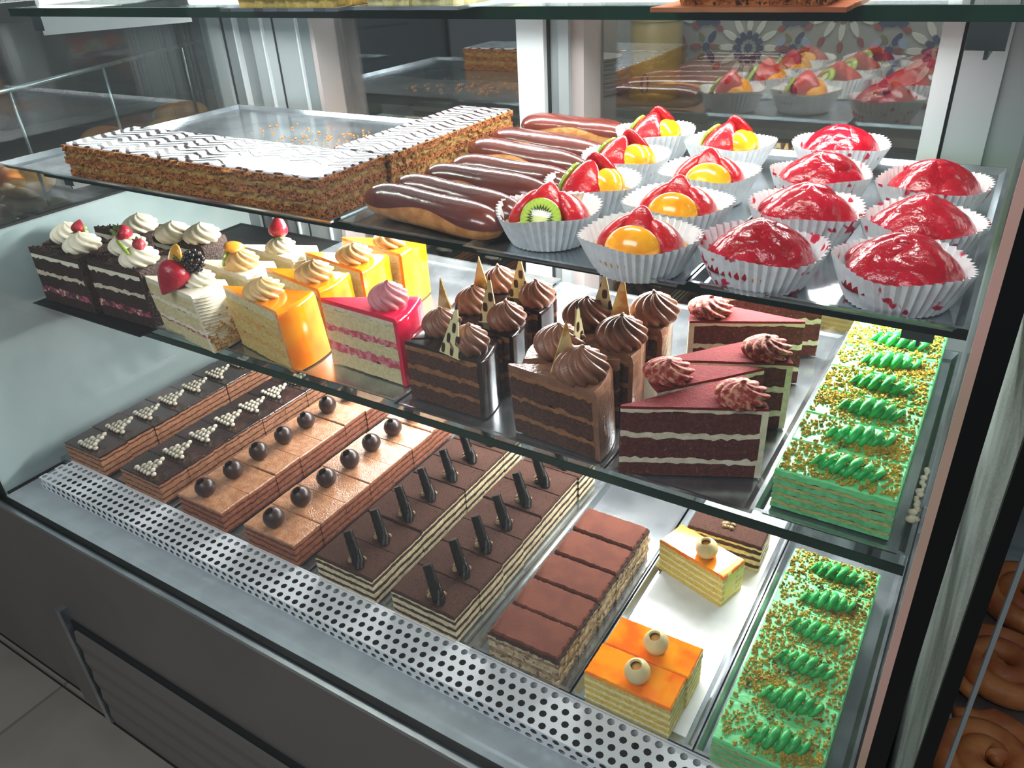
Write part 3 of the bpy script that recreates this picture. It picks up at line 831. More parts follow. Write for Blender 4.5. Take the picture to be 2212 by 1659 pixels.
tira = [('sponge_layer', .007, 'tira_sponge', 0, 0), ('cream_layer', .008, 'tira_cream', .0008, 0), ('sponge_layer', .008, 'tira_sponge', 0, 0), ('cream_layer', .010, 'tira_cream', .0008, 0),
        ('sponge_layer', .005, 'tira_sponge', 0, 0), ('cream_layer', .004, 'tira_cream', .0004, 0), ('chocolate_edge', .0045, 'tira_edge', .0006, 0), ('cocoa_top', .0045, 'tira_top', -.0012, .0018)]
p7, zt = layered('tiramisu_slice', '', 'cake slice', 'plain tiramisu slices', .097, .0525, tira, j=.0011, seed=61)
run(p7, -.366, -.085, 5, 'plain tiramisu slice with cocoa top, {o} front of its row', 'plain tiramisu slices', pitch=.0538, seed=8)

jelly = [('sponge_layer', .0065, 'yellow_sponge', 0, 0), ('cream_layer', .0035, 'yellow_cream', .0003, 0), ('sponge_layer', .007, 'yellow_sponge', 0, 0), ('cream_layer', .0035, 'yellow_cream', .0003, 0),
         ('sponge_layer', .007, 'yellow_sponge', 0, 0), ('cream_layer', .0035, 'yellow_cream', .0003, 0), ('sponge_layer', .007, 'yellow_sponge', 0, 0), ('cream_layer', .0045, 'yellow_cream', .0003, 0),
         ('sponge_layer', .006, 'yellow_sponge', 0, 0), ('jelly_top', .0048, 'orange_jelly', .0003, .0014)]
p8, zt = layered('orange_jelly_slice', '', 'cake slice', 'orange jelly slices', .104, .0475, jelly, j=.0004, seed=81, wav=.0008)
tb = hollow_ball(.0150, .5).mesh('white_truffle', 'white_choc', 40)
o = obj('white_truffle', tb, p8, (.004, -.004, zt + .0112), (math.radians(10), math.radians(-6), 0))
obj('truffle_filling', G().ball((0, 0, 0), (.0105, .0105, .007), 12, 6).mesh('truffle_filling', 'truffle_in', 1), o)
p8.location = (-.2305, -.060, ZD); p8['label'] = 'orange jelly slice with white truffle, nearest the perforated grille'
dup(p8, (-.2285, -.0115, ZD), .005, 'orange jelly slice with white truffle, touching the back of the nearest one')
q = dup(p8, (-.2365, .173, ZD), -.29, 'orange jelly slice standing alone on the white paper, before the brown slice')
for ch in list(q.children):
    if ch.name.startswith('white_truffle'): ch.location.x += .006
obj('pale_end', slab(rect(.010, .046, 4, .0012, 3, .0465, 0), .010, zt + .0006, .002).mesh('pale_end', 'yellow_edge'), q)
pb, zt = layered('brown_slice', 'plain brown cocoa slice behind the single orange jelly slice', 'cake slice', None, .104, .054, cocoa, seed=91)
pb.location = (-.222, .248, ZD); pb.rotation_euler = (0, 0, .03)
obj('cream_dab', db, pb, (.002, -.004, zt), (0, 0, 0), (.8, .8, .8))

greenl = [('cream_layer', .0042, 'green_side', .0005, 0), ('sponge_layer', .0046, 'green_sponge', 0, 0), ('cream_layer', .0052, 'green_side', .0006, 0), ('sponge_layer', .0046, 'green_sponge', 0, 0),
          ('cream_layer', .0052, 'green_side', .0006, 0), ('sponge_layer', .0046, 'green_sponge', 0, 0), ('cream_layer', .0052, 'green_side', .0006, 0), ('sponge_layer', .0046, 'green_sponge', 0, 0),
          ('cream_top', .0075, 'green_cream', .0007, .0016)]
pipes = [shell_pipe(seed=k).mesh('piped_shell', 'green_pipe', 1) for k in range(2)]
def green_proto(seed, pile):
    p, zt = layered('green_cream_slice', '', 'cake slice', 'green cream slices', .108, .0555, greenl, seed=100 + seed)
    obj('piped_shell', pipes[seed % 2], p, (.004, -.002, zt - .001), (0, 0, math.radians(-4 + 6 * seed)))
    c = obj('nut_crumbs', crumbs(520, .105, .054, seed, zt - .0002, s0=.0014, s1=.0032, pile=pile).mesh('nut_crumbs', 'nut'), p)
    c['kind'] = 'stuff'
    c = obj('shell_crumbs', crumbs(34, .05, .016, seed + 9, zt + .0105, s0=.0010, s1=.0020).mesh('shell_crumbs', 'nut'), p); c['kind'] = 'stuff'
    return p
ga = green_proto(0, None); gb = green_proto(1, (-.025, .012, .02)); gc = green_proto(2, (.03, -.01, .02))
def green_run(xc, y0, n, z, fmt, pitch, seq, first):
    for k in range(n):
        src = (ga, gb, gc)[seq[k]]
        lab = fmt.replace('{o}', (ORD[k] + ' from') if k else 'nearest')
        if first and not src.get('used'):
            src['used'] = 1; src.location = (xc, y0 + pitch * (k + .5), z); src['label'] = lab
        else:
            dup(src, (xc, y0 + pitch * (k + .5), z), 0, lab, 'green cream slices')
green_run(-.0755, -.0875, 6, ZD, 'green cream slice with nut crumbs, {o} the grille, on the bottom deck', .0555, (2, 1, 0, 0, 2, 0), True)
green_run(-.0715, .012, 7, Z2 + .005, 'green cream slice with nut crumbs, {o} the front, on the middle shelf', .0585, (0, 2, 1, 0, 2, 0, 1), False)
for s_ in (ga, gb, gc):
    if 'used' in s_: del s_['used']
for o in list(bpy.data.objects):
    for kk in ('used', 'top'):
        if kk in o: del o[kk]

# ------------------------------------------------------------------ rosettes, fruit
def swirl(r=.021, h=.028, n=9, tw=2.4, depth=.16, seed=0, nz=16):
    g = G(); prof = []
    for k in range(nz + 1):
        t = k / nz
        rr = r * math.sin(PI * (.25 + .745 * t)) ** .72
        prof.append((max(rr, .0005), h * (t ** .92)))
    def fn(rr, z, a, k):
        t = k / nz
        q = abs(math.sin(n * a / 2 + tw * 2.1 * t * (1 + .5 * t))) ** .75
        return rr * (1 - depth * 1.15 + depth * 1.9 * q), z - .0025 * (1 - q) * (1 - t)
    g.lathe(prof, n * 8, fn)
    g.tube([(0, 0, h * .93), (.0016, .001, h * 1.01), (.0034, .0, h * 1.06)], [.0036, .0026, .0008], 6)
    return g
SW = {}
def sw(key, m, **kw):
    if key not in SW: SW[key] = swirl(**kw).mesh('piped_swirl', m, 1)
    return SW[key]

def berry_g(r=.013, L=.03):
    prof = []
    for k in range(11):
        t = k / 10
        prof.append((max(.0006, r * (math.sin(PI * (.06 + .94 * t ** .72)) ** .75) * (1.08 - .25 * t)), -L * t))
    return G().lathe(prof[::-1], 16)
def calyx_g(r=.012):
    g = G()
    for i in range(6):
        a = PI / 3 * i
        mx = Matrix.Rotation(a, 4, 'Z')
        g.add([(0, -.002, .0), (r * .6, -.0035, .002), (r, 0, .0045), (r * .6, .0035, .002), (0, .002, .0), (r * .5, 0, .0005)], [(0, 1, 5), (1, 2, 5), (2, 3, 5), (3, 4, 5), (4, 0, 5)], mx)
    g.tube([(0, 0, 0), (0, 0, .006), (.002, 0, .010)], .0011, 5)
    return g
BERRY = berry_g().mesh('strawberry', 'straw', 1); CALYX = calyx_g().mesh('calyx', 'leaf')
HALF = G().ball((0, 0, 0), (.0155, .0075, .018), 14, 9).warp(lambda p: (p[0] * (1 - .42 * (p[2] / .018)), p[1] * (1 - .2 * (p[2] / .018)), p[2])).mesh('strawberry_half', 'berry_pale', 1)
def strawberry(parent, loc, rot, s=1.):
    o = obj('strawberry', BERRY, parent, loc, rot, (s, s, s)); obj('calyx', CALYX, o, (0, 0, -.0005)); return o
KIWI = G().lathe([(.0005, .003), (.020, .003), (.022, .0015), (.022, -.0015), (.020, -.003), (.0005, -.003)], 28).mesh('kiwi_slice', 'kiwi', 50)
PEACH = G().ball((0, 0, 0), (.022, .0075, .016), 16, 10).warp(lambda p: (p[0], p[1] + .22 * p[0] ** 2 / .022, p[2])).mesh('peach_slice', 'peach', 1)
APRI = G().ball((0, 0, 0), (.0125, .006, .018), 14, 9).mesh('apricot_half', 'apricot', 1)
def blackberry():
    g = G()
    for r in range(6):
        z = -.011 + r * .0044; rr = .0098 * math.sqrt(max(.12, 1 - (z / .0125) ** 2)); n = max(4, int(rr * 900))
        for i in range(n):
            a = 2 * PI * (i + .5 * (r % 2)) / n
            g.ball((rr * math.cos(a), rr * math.sin(a), z), .0031, 7, 5)
    return g
BLACK = blackberry().mesh('blackberry', 'blackberry', 1)

# ------------------------------------------------------------------ cake wedges on the middle shelf
def sector(L, ang, n=7, j=0., seed=0, r0=.004, trim=0.):
    """tip at the origin, first cut side along +X, opening to +Y"""
    rnd = random.Random(seed); p = []
    a0, a1 = 0., ang
    for i in range(n): p.append((r0 + (L - r0) * i / n, 0.))
    m = 9
    for i in range(m + 1):
        a = a0 + (a1 - a0) * i / m; p.append((L * math.cos(a), L * math.sin(a)))
    for i in range(1, n):
        rr = L - (L - r0) * i / n; p.append((rr * math.cos(a1), rr * math.sin(a1)))
    p.append((r0 * math.cos(a1), r0 * math.sin(a1)))
    return [(x + rnd.uniform(-j, j), y + rnd.uniform(-j, j)) for x, y in p]

def wedge(name, label, group, tip, phi, L, ang, layers, top, coat, lean=(0, 0), z=Z2 + .004, mirror=False, seed=0, coat_t=.006):
    """layers: (part, thickness, material); top: (part, thickness, material, bevel); coat: (part, material)"""
    t = thing(name, label, 'cake slice', (tip[0], tip[1], z), phi, group)
    c, s = math.cos(-phi), math.sin(-phi)
    lx, ly = lean[0] * c - lean[1] * s, lean[0] * s + lean[1] * c
    sh = lambda p: (p[0] + lx * p[2], (-1 if mirror else 1) * p[1] + ly * p[2], p[2])
    zc = 0.; HT = sum(l[1] for l in layers)
    for k, (pn, th, m) in enumerate(layers):
        o = sector(L - coat_t, ang, 26, .0007, seed * 31 + k)
        obj(pn, G().prism([(o, zc), (o, zc + th)]).warp(wavy(.004, HT, seed)).warp(sh).mesh(pn, m, 38), t)
        zc += th
    if coat:
        o = []; m_ = 9
        for i in range(m_ + 1):
            a = ang * i / m_; o.append((L * math.cos(a), L * math.sin(a)))
        for i in range(m_ + 1):
            a = ang * (1 - i / m_); o.append(((L - coat_t - .0006) * math.cos(a), (L - coat_t - .0006) * math.sin(a)))
        obj(coat[0], G().prism([(o, 0), (o, zc)]).warp(sh).mesh(coat[0], coat[1], 40), t)
    if top:
        o = sector(L, ang, 9, .0003, seed)
        b = top[3]
        def ins(o, q):   # round only the rim
            r = []
            for x, y in o:
                d = math.hypot(x, y); k = (d - q) / d if d > L - 1e-3 else 1.
                r.append((x * k, y * k))
            return r
        g = G().prism([(o, zc), (ins(o, b * .3), zc + top[1] * .6), (ins(o, b), zc + top[1])])
        obj(top[0], g.warp(sh).mesh(top[0], top[2], 40), t)
        zc += top[1]
    def on(r, fr, dz=0.):
        """local point on the top, r along the length, fr 0..1 across"""
        a = ang * fr; p = sh((r * math.cos(a), r * math.sin(a), zc)); return (p[0], p[1], zc + dz)
    t_on[t.name] = (on, lx, ly)
    return t, on
t_on = {}
D = math.radians

def shard(parent, loc, yaw, hgt=.046, wd=.022, tilt=0., m='shard'):
    hgt *= 1.32; wd *= 1.35
    g = G(); o = [(-wd / 2, 0), (wd / 2, 0), (wd * .12, hgt)]
    vs = [(x, -.0009, z) for x, z in o] + [(x, .0009, z) for x, z in o]
    g.add(vs, [(0, 1, 2), (5, 4, 3), (0, 3, 4, 1), (1, 4, 5, 2), (2, 5, 3, 0)])
    return obj('chocolate_shard', g.mesh('chocolate_shard', m), parent, loc, (tilt, 0, yaw))

# black forest wedges
fl_ = [('sponge_layer', .017, 'forest_sponge'), ('cherry_layer', .011, 'forest_pink'), ('sponge_layer', .021, 'forest_sponge'), ('cream_layer', .007, 'rv_cream'),
       ('sponge_layer', .022, 'forest_sponge'), ('cream_layer', .007, 'cream')]
ftop = ('shavings', .010, 'shaving', .003)
fw = [('black forest wedge at the far left end of the middle shelf, its tip outward', (-1.352, -.014), D(1), .142, D(29), False, .112, .6),
      ('black forest wedge in front, between the leftmost wedge and the white cake', (-1.203, -.006), D(1), .138, D(29), False, .108, .5),
      ('black forest wedge with kiwi and strawberry, left, behind the front pair', (-1.236, .066), D(209), .124, D(28), True, .085, .5),
      ('black forest wedge with strawberry half and green leaf, behind the front pair', (-1.086, .074), D(209), .124, D(28), True, .086, .5),
      ('black forest wedge with tall plain swirl, at the rear left corner', (-1.345, .100), D(1), .142, D(28), False, .105, .5),
      ('black forest wedge with plain swirls, rear, behind the white cakes', (-1.196, .110), D(1), .130, D(28), False, .105, .5)]
def flakes(seed):
    rnd = random.Random(seed); g = G()
    while len(g.v) < 8 * 260:
        r = .12 * math.sqrt(rnd.random()); a = rnd.uniform(.02, D(27))
        mx = Matrix.Translation((r * math.cos(a), r * math.sin(a), rnd.uniform(.0, .003))) @ Euler((rnd.uniform(0, 6), rnd.uniform(0, 6), rnd.uniform(0, 6))).to_matrix().to_4x4()
        q = rnd.uniform(.0012, .0030); g.box(-q, q, -q * .5, q * .5, -.0007, .0007, mx)
    return g
FLAKES = [flakes(k).mesh('shaving_flakes', 'shaving') for k in range(2)]
for k, (lab, tip, phi, L, ang, mir, rr, fr) in enumerate(fw):
    t, on = wedge('black_forest_wedge', lab, 'black forest wedges', tip, phi, L, ang, fl_, ftop, ('shaving_rim', 'shaving'), mirror=mir, seed=k + 1)
    x, y, z = on(rr, fr)
    obj('piped_swirl', sw('forest', 'cream', r=.027, h=.031), t, (x, y, z - .003))
    fk = obj('shaving_flakes', FLAKES[k % 2], t, (0, 0, z - .002), (0, 0, 0), (1, -1 if mir else 1, 1)); fk['kind'] = 'stuff'
    if k == 0:
        strawberry(t, (x - .012, y + .004, z + .024), (D(40), D(160), 0), .8)
        obj('kiwi_slice', KIWI, t, (x - .016, y + .012, z + .022), (D(70), 0, 0), (.7, .7, .7))
    if k == 3: strawberry(t, (x + .004, y + .012, z + .036), (D(-15), D(50), D(40)), 1.05)
    if k == 1:
        obj('kiwi_slice', KIWI, t, (x - .008, y - .016, z + .026), (D(70), 0, D(160)), (.75, .75, .75))
        strawberry(t, (x - .002, y + .006, z + .032), (0, D(60), D(150)), .75)
    if k == 5:
        x, y, z = on(.05, .5); obj('piped_swirl', sw('forest', 'cream'), t, (x, y, z - .003))

# white cream cake
wl = [('sponge_layer', .022, 'white_sponge'), ('fruit_layer', .003, 'pk_fill'), ('cream_layer', .005, 'cream'), ('sponge_layer', .022, 'white_sponge'), ('cream_layer', .006, 'cream'), ('sponge_layer', .020, 'white_sponge')]
wtop = ('cream_top', .008, 'cream_side', .002)
specs = [('white cream wedge with strawberry, blackberry and apricot, nearest of the white cakes', (-1.054, .003), D(-8.5), .142, D(27), (-.22, 0), False),
         ('white cream wedge with kiwi and orange half, second of the white cakes', (-1.050, .083), D(-6), .140, D(27), (-.08, 0), False),
         ('white cream wedge with strawberry top, third of the white cakes', (-1.045, .162), D(-5), .140, D(27), (0, 0), False)]
for k, (lab, tip, phi, L, ang, lean, mir) in enumerate(specs):
    t, on = wedge('white_cream_wedge', lab, 'white cream wedges', tip, phi, L, ang, wl, wtop, ('combed_rim', 'cream_side'), lean=lean, mirror=mir, seed=20 + k)
    # toasted almond on the lower rim and combed ridges
    ox, lx, ly = t_on[t.name]
    c_ = crumbs(120, .001, .001, k); g = G(); rnd = random.Random(k)
    for i in range(150):
        a = rnd.uniform(0, ang); zz = abs(rnd.gauss(0, .022))
        if zz > .06: continue
        mx = Matrix.Translation(((L + .001) * math.cos(a) + lx * zz, (L + .001) * math.sin(a) + ly * zz, zz + .002)) @ Euler((rnd.uniform(0, 6), rnd.uniform(0, 6), rnd.uniform(0, 6))).to_matrix().to_4x4()
        g.box(-.0025, .0025, -.0015, .0015, -.0005, .0005, mx)
    o = obj('almond_flakes', g.mesh('almond_flakes', 'almond'), t); o['kind'] = 'stuff'
    for i in range(13):
        zz = .026 + i * .0046
        pth = [((L + .0001) * math.cos(ang * q / 6) + lx * (zz - .004 * q / 6), (L + .0001) * math.sin(ang * q / 6) + ly * zz, zz - .002 * q) for q in range(7)]
        obj('comb_ridge', G().tube(pth, .0011, 6).mesh('comb_ridge', 'cream_side', 1), t)
    if k == 0:
        x, y, z = on(.096, .16); strawberry(t, (x - .002, y + .012, z + .034), (D(-42), D(8), D(0)), 1.75)
        x, y, z = on(.074, .55); obj('apricot_half', APRI, t, (x - .006, y + .006, z + .026), (D(-16), D(14), D(-10)), (1.5, 1.3, 1.6))
        x, y, z = on(.112, .62); obj('blackberry', BLACK, t, (x, y, z + .034), (0, D(20), 0), (1.3, 1.3, 1.3))
        obj('piped_swirl', sw('wht', 'cream', r=.022, h=.024), t, (x - .004, y + .003, z - .003))
    if k == 1:
        x, y, z = on(.10, .5); obj('piped_swirl', sw('wht2', 'beige_cream', r=.025, h=.030, n=10), t, (x, y, z - .003))
        obj('kiwi_slice', KIWI, t, (x - .014, y - .012, z + .012), (D(82), 0, D(-60)), (.75, .75, .75))
        obj('apricot_half', APRI, t, (x - .006, y - .002, z + .030), (D(78), D(30), 0))
    if k == 2:
        x, y, z = on(.09, .5); obj('piped_swirl', sw('wht', 'cream'), t, (x, y, z - .003)); strawberry(t, (x - .002, y, z + .020), (D(20), D(170), 0), 1.2)

# orange glazed cake
ol = [('sponge_layer', .020, 'or_sponge'), ('filling_layer', .007, 'or_fill'), ('sponge_layer', .018, 'or_sponge'), ('filling_layer', .009, 'or_fill'), ('sponge_layer', .018, 'or_sponge'), ('cream_layer', .013, 'white_sponge')]
otop = ('glaze', .005, 'or_glaze', .003)
specs = [('orange glazed wedge with beige swirl, nearest the front of the middle shelf', (-.906, .023), D(-12), .147, D(29), (-.13, 0), False),
         ('orange glazed wedge with round beige curl, right behind the nearest orange one', (-.906, .100), D(-11), .140, D(28), (-.08, 0), False),
         ('orange glazed wedge beside the pink wedge, third among the orange cakes', (-.905, .176), D(-9), .142, D(28), (-.03, 0), False),
         ('orange glazed wedge with cream topping, rearmost of the orange cakes', (-.900, .252), D(-8), .145, D(28), (0, 0), False)]
for k, (lab, tip, phi, L, ang, lean, mir) in enumerate(specs):
    t, on = wedge('orange_wedge', lab, 'orange glazed wedges', tip, phi, L, ang, ol, otop, ('glazed_rim', 'or_glaze'), lean=lean, mirror=mir, seed=30 + k)
    x, y, z = on(.085 if k == 0 else .10, .5)
    obj('piped_swirl', sw('or', 'beige_cream', r=.0255, h=.028, n=9, tw=2.6, depth=.2), t, (x, y, z - .003))

# pink glazed wedge
pl_ = [('sponge_layer', .022, 'white_sponge'), ('filling_layer', .012, 'pk_fill'), ('sponge_layer', .018, 'white_sponge'), ('filling_layer', .008, 'pk_fill'), ('sponge_layer', .024, 'white_sponge'), ('cream_layer', .006, 'rv_cream')]
t, on = wedge('pink_wedge', 'bright pink glazed wedge with pink swirl, the only pink cake', None, (-.742, .042), D(-3), .140, D(30), pl_, ('glaze', .006, 'pk_glaze', .004), ('glazed_rim', 'pk_glaze'), lean=(-.03, 0), seed=40)
x, y, z = on(.105, .55); obj('piped_swirl', sw('pk', 'pk_cream', r=.0245, h=.034, n=10, tw=2.6), t, (x, y, z - .002))

# dark ganache wedges
gl = [('sponge_layer', .020, 'choc_sponge'), ('mousse_layer', .006, 'gan_cream'), ('sponge_layer', .017, 'choc_sponge'), ('mousse_layer', .007, 'gan_cream'), ('sponge_layer', .018, 'choc_sponge'), ('mousse_layer', .007, 'gan_cream')]
gtop = ('ganache_top', .005, 'ganache', .004)
specs = [('dark ganache wedge nearest the front, shard leaning on its swirl', (-.584, .017), D(-1), .118, D(30), (0, 0), False, .090, .42, True),
         ('dark ganache wedge with swirl at its left, second from the front', (-.477, .082), D(209), .117, D(29), (0, 0), True, .080, .45, True),
         ('dark ganache wedge with striped shard at its right, third from the front', (-.586, .090), D(-1), .118, D(29), (0, 0), False, .098, .45, True),
         ('dark ganache wedge with swirl and gold shard, fourth from the front', (-.479, .155), D(209), .117, D(29), (0, 0), True, .080, .45, True),
         ('dark ganache wedge with lattice shard, fifth from the front, under the tarts', (-.588, .163), D(-1), .118, D(29), (0, 0), False, .100, .5, True),
         ('dark ganache wedge, rearmost, its swirl close under the upper shelf', (-.481, .228), D(209), .117, D(29), (0, 0), True, .085, .5, False)]
for k, (lab, tip, phi, L, ang, lean, mir, rr, fr, shd) in enumerate(specs):
    t, on = wedge('ganache_wedge', lab, 'dark ganache wedges', tip, phi, L, ang, gl, gtop, ('ganache_rim', 'ganache'), lean=lean, mirror=mir, seed=50 + k)
    x, y, z = on(rr, fr)
    obj('piped_swirl', sw('choc', 'choc_cream', r=.0225, h=.034, n=10, tw=2.2, depth=.18), t, (x, y, z - .002), (0, 0, k))
    if k == 0: shard(t, (x - .012, y - .024, z - .001), D(-12), .050, .026, D(-14))
    elif k == 1: shard(t, (x - .004, y - .018, z), D(150), .052, .024, D(8), 'shard_plain')
    elif k == 2: shard(t, (x - .024, y - .006, z), D(12), .050, .020, D(-4))
    elif k == 3: shard(t, (x - .010, y - .016, z + .002), D(160), .052, .024, D(8), 'shard_plain')
    elif k == 4: shard(t, (x - .028, y, z), D(8), .046, .024, 0)

# milk chocolate wedges
ml = [('sponge_layer', .018, 'choc_sponge'), ('mousse_layer', .006, 'gan_cream'), ('sponge_layer', .020, 'choc_sponge'), ('mousse_layer', .006, 'gan_cream'), ('sponge_layer', .022, 'choc_sponge'), ('mousse_layer', .006, 'gan_cream')]
mtop = ('chocolate_top', .009, 'milk', .003)
specs = [('milk chocolate wedge with large swirl, nearest the front of the middle shelf', (-.426, .012), D(-5), .120, D(30), (-.06, 0), False, .090, .48),
         ('milk chocolate wedge with two shards, second from the front', (-.317, .079), D(205), .114, D(29), (0, 0), True, .074, .5),
         ('milk chocolate wedge with swirl over its rim, third from the front', (-.427, .100), D(-5), .118, D(30), (0, 0), False, .092, .5),
         ('milk chocolate wedge with dark shard, fourth from the front', (-.318, .160), D(205), .114, D(29), (0, 0), True, .080, .5),
         ('milk chocolate wedge with flat swirl beside red velvet, fifth from the front', (-.427, .176), D(-5), .122, D(30), (0, 0), False, .100, .5)]
for k, (lab, tip, phi, L, ang, lean, mir, rr, fr) in enumerate(specs):
    t, on = wedge('milk_chocolate_wedge', lab, 'milk chocolate wedges', tip, phi, L, ang, ml, mtop, ('chocolate_rim', 'milk'), lean=lean, mirror=mir, seed=60 + k)
    x, y, z = on(rr, fr)
    obj('piped_swirl', sw('choc2', 'choc_cream', r=.027, h=.037, n=11, tw=2.2, depth=.2), t, (x, y, z - .002), (0, 0, k * .7))
    if k == 0: shard(t, (x - .024, y + .002, z), D(60), .044, .024, 0, 'shard_plain')
    elif k == 1: shard(t, (x - .022, y + .004, z), D(60), .050, .022, 0)
    elif k == 3:
        shard(t, (x - .018, y, z + .004), D(170), .050, .024, 0); shard(t, (x - .040, y - .002, z + .004), D(170), .046, .020, 0, 'shard_plain')

# red velvet wedges
rl = [('sponge_layer', .016, 'rv_sponge'), ('cream_layer', .007, 'rv_cream'), ('sponge_layer', .024, 'rv_sponge'), ('cream_layer', .007, 'rv_cream'), ('sponge_layer', .024, 'rv_sponge'), ('cream_layer', .004, 'rv_cream')]
rtop = ('red_dust', .003, 'rv_dust', .001)
specs = [('red velvet wedge nearest the front, its striped cut side showing', (-.283, -.010), D(25), .150, D(27), (0, 0), False, .126, .30),
         ('red velvet wedge with swirl at its left, second from the front', (-.172, .136), D(229), .132, D(27), (0, 0), True, .110, .45),
         ('red velvet wedge with swirl at its right, third from the front', (-.285, .100), D(23), .146, D(27), (0, 0), False, .122, .4),
         ('red velvet wedge with striped swirl at its left, fourth from the front', (-.162, .268), D(205), .140, D(27), (0, 0), True, .116, .5),
         ('red velvet wedge rearmost, partly under the upper shelf tray', (-.158, .350), D(203), .140, D(27), (0, 0), True, .116, .5)]
for k, (lab, tip, phi, L, ang, lean, mir, rr, fr) in enumerate(specs):
    t, on = wedge('red_velvet_wedge', lab, 'red velvet wedges', tip, phi, L, ang, rl, rtop, ('cream_rim', 'rv_cream'), lean=lean, mirror=mir, seed=70 + k)
    x, y, z = on(rr, fr)
    obj('piped_swirl', sw('rv', 'rv_pipe', r=.0245, h=.022, n=9, tw=2.6, depth=.2), t, (x, y, z - .002), (0, 0, k * .9))

# trays and boards on the middle shelf
ZS = Z2 + .0005
tray('dark board under the black forest wedges', -1.357, -1.070, -.030, .42, ZS, .003, 'black')
tray('steel tray under the white, orange and pink cakes', -1.058, -.592, -.004, .425, ZS, .009)
tray('steel tray under the ganache and milk chocolate wedges', -.586, -.300, -.004, .425, ZS, .004)
tray('steel tray under the red velvet wedges', -.294, -.142, -.004, .425, ZS, .004)
gt = tray('steel tray under the green slices on the middle shelf', -.136, -.001, -.004, .425, ZS, .010)
smr = G(); rs = random.Random(3)
for k in range(16):
    smr.ball((.0665 + rs.uniform(-.003, .002), -.165 + k * .006 + rs.uniform(-.002, .002), .010 + rs.uniform(0, .002)), (rs.uniform(.0015, .004) * (1.8 if k < 4 else 1), .005, .002), 8, 5)
obj('cream_smear', smr.mesh('cream_smear', 'rv_cream', 1), gt)

# ------------------------------------------------------------------ upper shelf
ZT = Z1 + .001
tray('large steel tray under the mille-feuille, scattered with crumbs', -1.290, -.615, -.038, .425, ZT, .008, rotz=D(0))
tray('steel tray under the row of eclairs', -.605, -.437, -.030, .425, ZT, .006)
tray('steel tray under the mixed fruit tarts', -.430, -.212, -.042, .425, ZT, .008)
tray('steel tray under the strawberry tarts', -.206, -.002, -.034, .425, ZT, .008)

mfl = [('pastry_layer', .011, 'pastry', .001), ('custard_layer', .009, 'custard', 0), ('pastry_layer', .009, 'pastry', .0012), ('custard_layer', .008, 'custard', 0), ('pastry_layer', .008, 'pastry', .0014)]
def millefeuille(label, x0, x1, y0, y1, seed):
    cx, cy = (x0 + x1) / 2, (y0 + y1) / 2; w_, d_ = x1 - x0, y1 - y0
    t = thing('mille_feuille', label, 'pastry', (cx, cy, ZT + .0015), 0, 'mille-feuille pieces'); z = 0
    for k, (pn, th, m, ov) in enumerate(mfl):
        o = rect(w_ + 2 * ov, d_ + 2 * ov, 70, .0019, seed + k)
        obj(pn, G().prism([(o, z), (rect(w_ + 2 * ov, d_ + 2 * ov, 70, .0019, seed + k + 50), z + th * .5), (o, z + th)]).mesh(pn, m), t); z += th
    o = rect(w_ - .002, d_ - .002, 60, .0014, seed + 9)
    obj('icing', slab(o, z - .0004, z + .0022, .0014).mesh('icing', 'icing'), t)
millefeuille('wide front slab of mille-feuille with feathered white icing', -1.115, -.636, -.029, .086, 5)
millefeuille('narrow strip of mille-feuille running back beside the eclairs', -.722, -.630, .089, .365, 17)
cr = obj('pastry_crumbs', crumbs(170, .34, .22, 77, 0, s0=.0008, s1=.0028, pile=(.05, .02, .07)).mesh('pastry_crumbs', 'crumb'), None, (-.93, .25, ZT + .0013))
tag(cr, 'orange pastry crumbs scattered on the empty part of the steel tray', 'crumbs'); cr['kind'] = 'stuff'

def eclair_meshes(seed):
    rnd = random.Random(seed); L, r = .188, .0225
    nx, na = 28, 20
    def sect(t):
        e = max(0., 1 - (abs(2 * t - 1)) ** 5) ** .5
        return e * (1 + .03 * math.sin(9 * t + seed))
    vs = []; fs = []
    for i in range(nx + 1):
        t = i / nx; x = -L / 2 + L * t; e = max(.02, sect(t))
        for k in range(na):
            a = 2 * PI * k / na
            vs.append((x, r * e * math.cos(a), r * .92 * e * math.sin(a) * (1 if math.sin(a) > 0 else .72) + r * .72))
    for i in range(nx):
        for k in range(na):
            l = (k + 1) % na
            fs.append((i * na + k, i * na + l, (i + 1) * na + l, (i + 1) * na + k))
    fs += [tuple(range(na)), tuple(range(nx * na, nx * na + na))]
    bun = G().add(vs, fs).mesh('choux_bun', 'ecl_bun', 1)
    vs = []; fs = []; m = 14
    ph = rnd.uniform(0, 6); ph2 = rnd.uniform(0, 6)
    for i in range(nx + 1):
        t = i / nx; x = -L / 2 * 1.008 + L * 1.008 * t; e = max(.03, sect(t)) + .045
        lo1 = .22 + .42 * math.sin(5 * t + ph) * math.sin(PI * t); lo2 = .18 + .40 * math.sin(6 * t + ph2) * math.sin(PI * t)
        for k in range(m + 1):
            a = lo1 + (PI - lo2 - lo1) * k / m
            f_ = .985 if k in (0, m) else 1.0
            vs.append((x, r * e * f_ * math.cos(a), r * .92 * e * f_ * math.sin(a) * (1 if math.sin(a) > 0 else .72) + r * .72))
    for i in range(nx):
        for k in range(m):
            fs.append((i * (m + 1) + k, i * (m + 1) + k + 1, (i + 1) * (m + 1) + k + 1, (i + 1) * (m + 1) + k))
    gz = G().add(vs, fs).mesh('chocolate_glaze', 'ecl_glaze', 1)
    return bun, gz
EM = [eclair_meshes(k) for k in range(3)]
ecl = [((786, 381), (1076, 447)), ((852, 360), (1124, 426)), ((915, 339), (1189, 387)), ((971, 321), (1237, 363)), ((1013, 284), (1267, 333)), ((1060, 262), (1317, 306)), ((1126, 235), (1360, 259))]
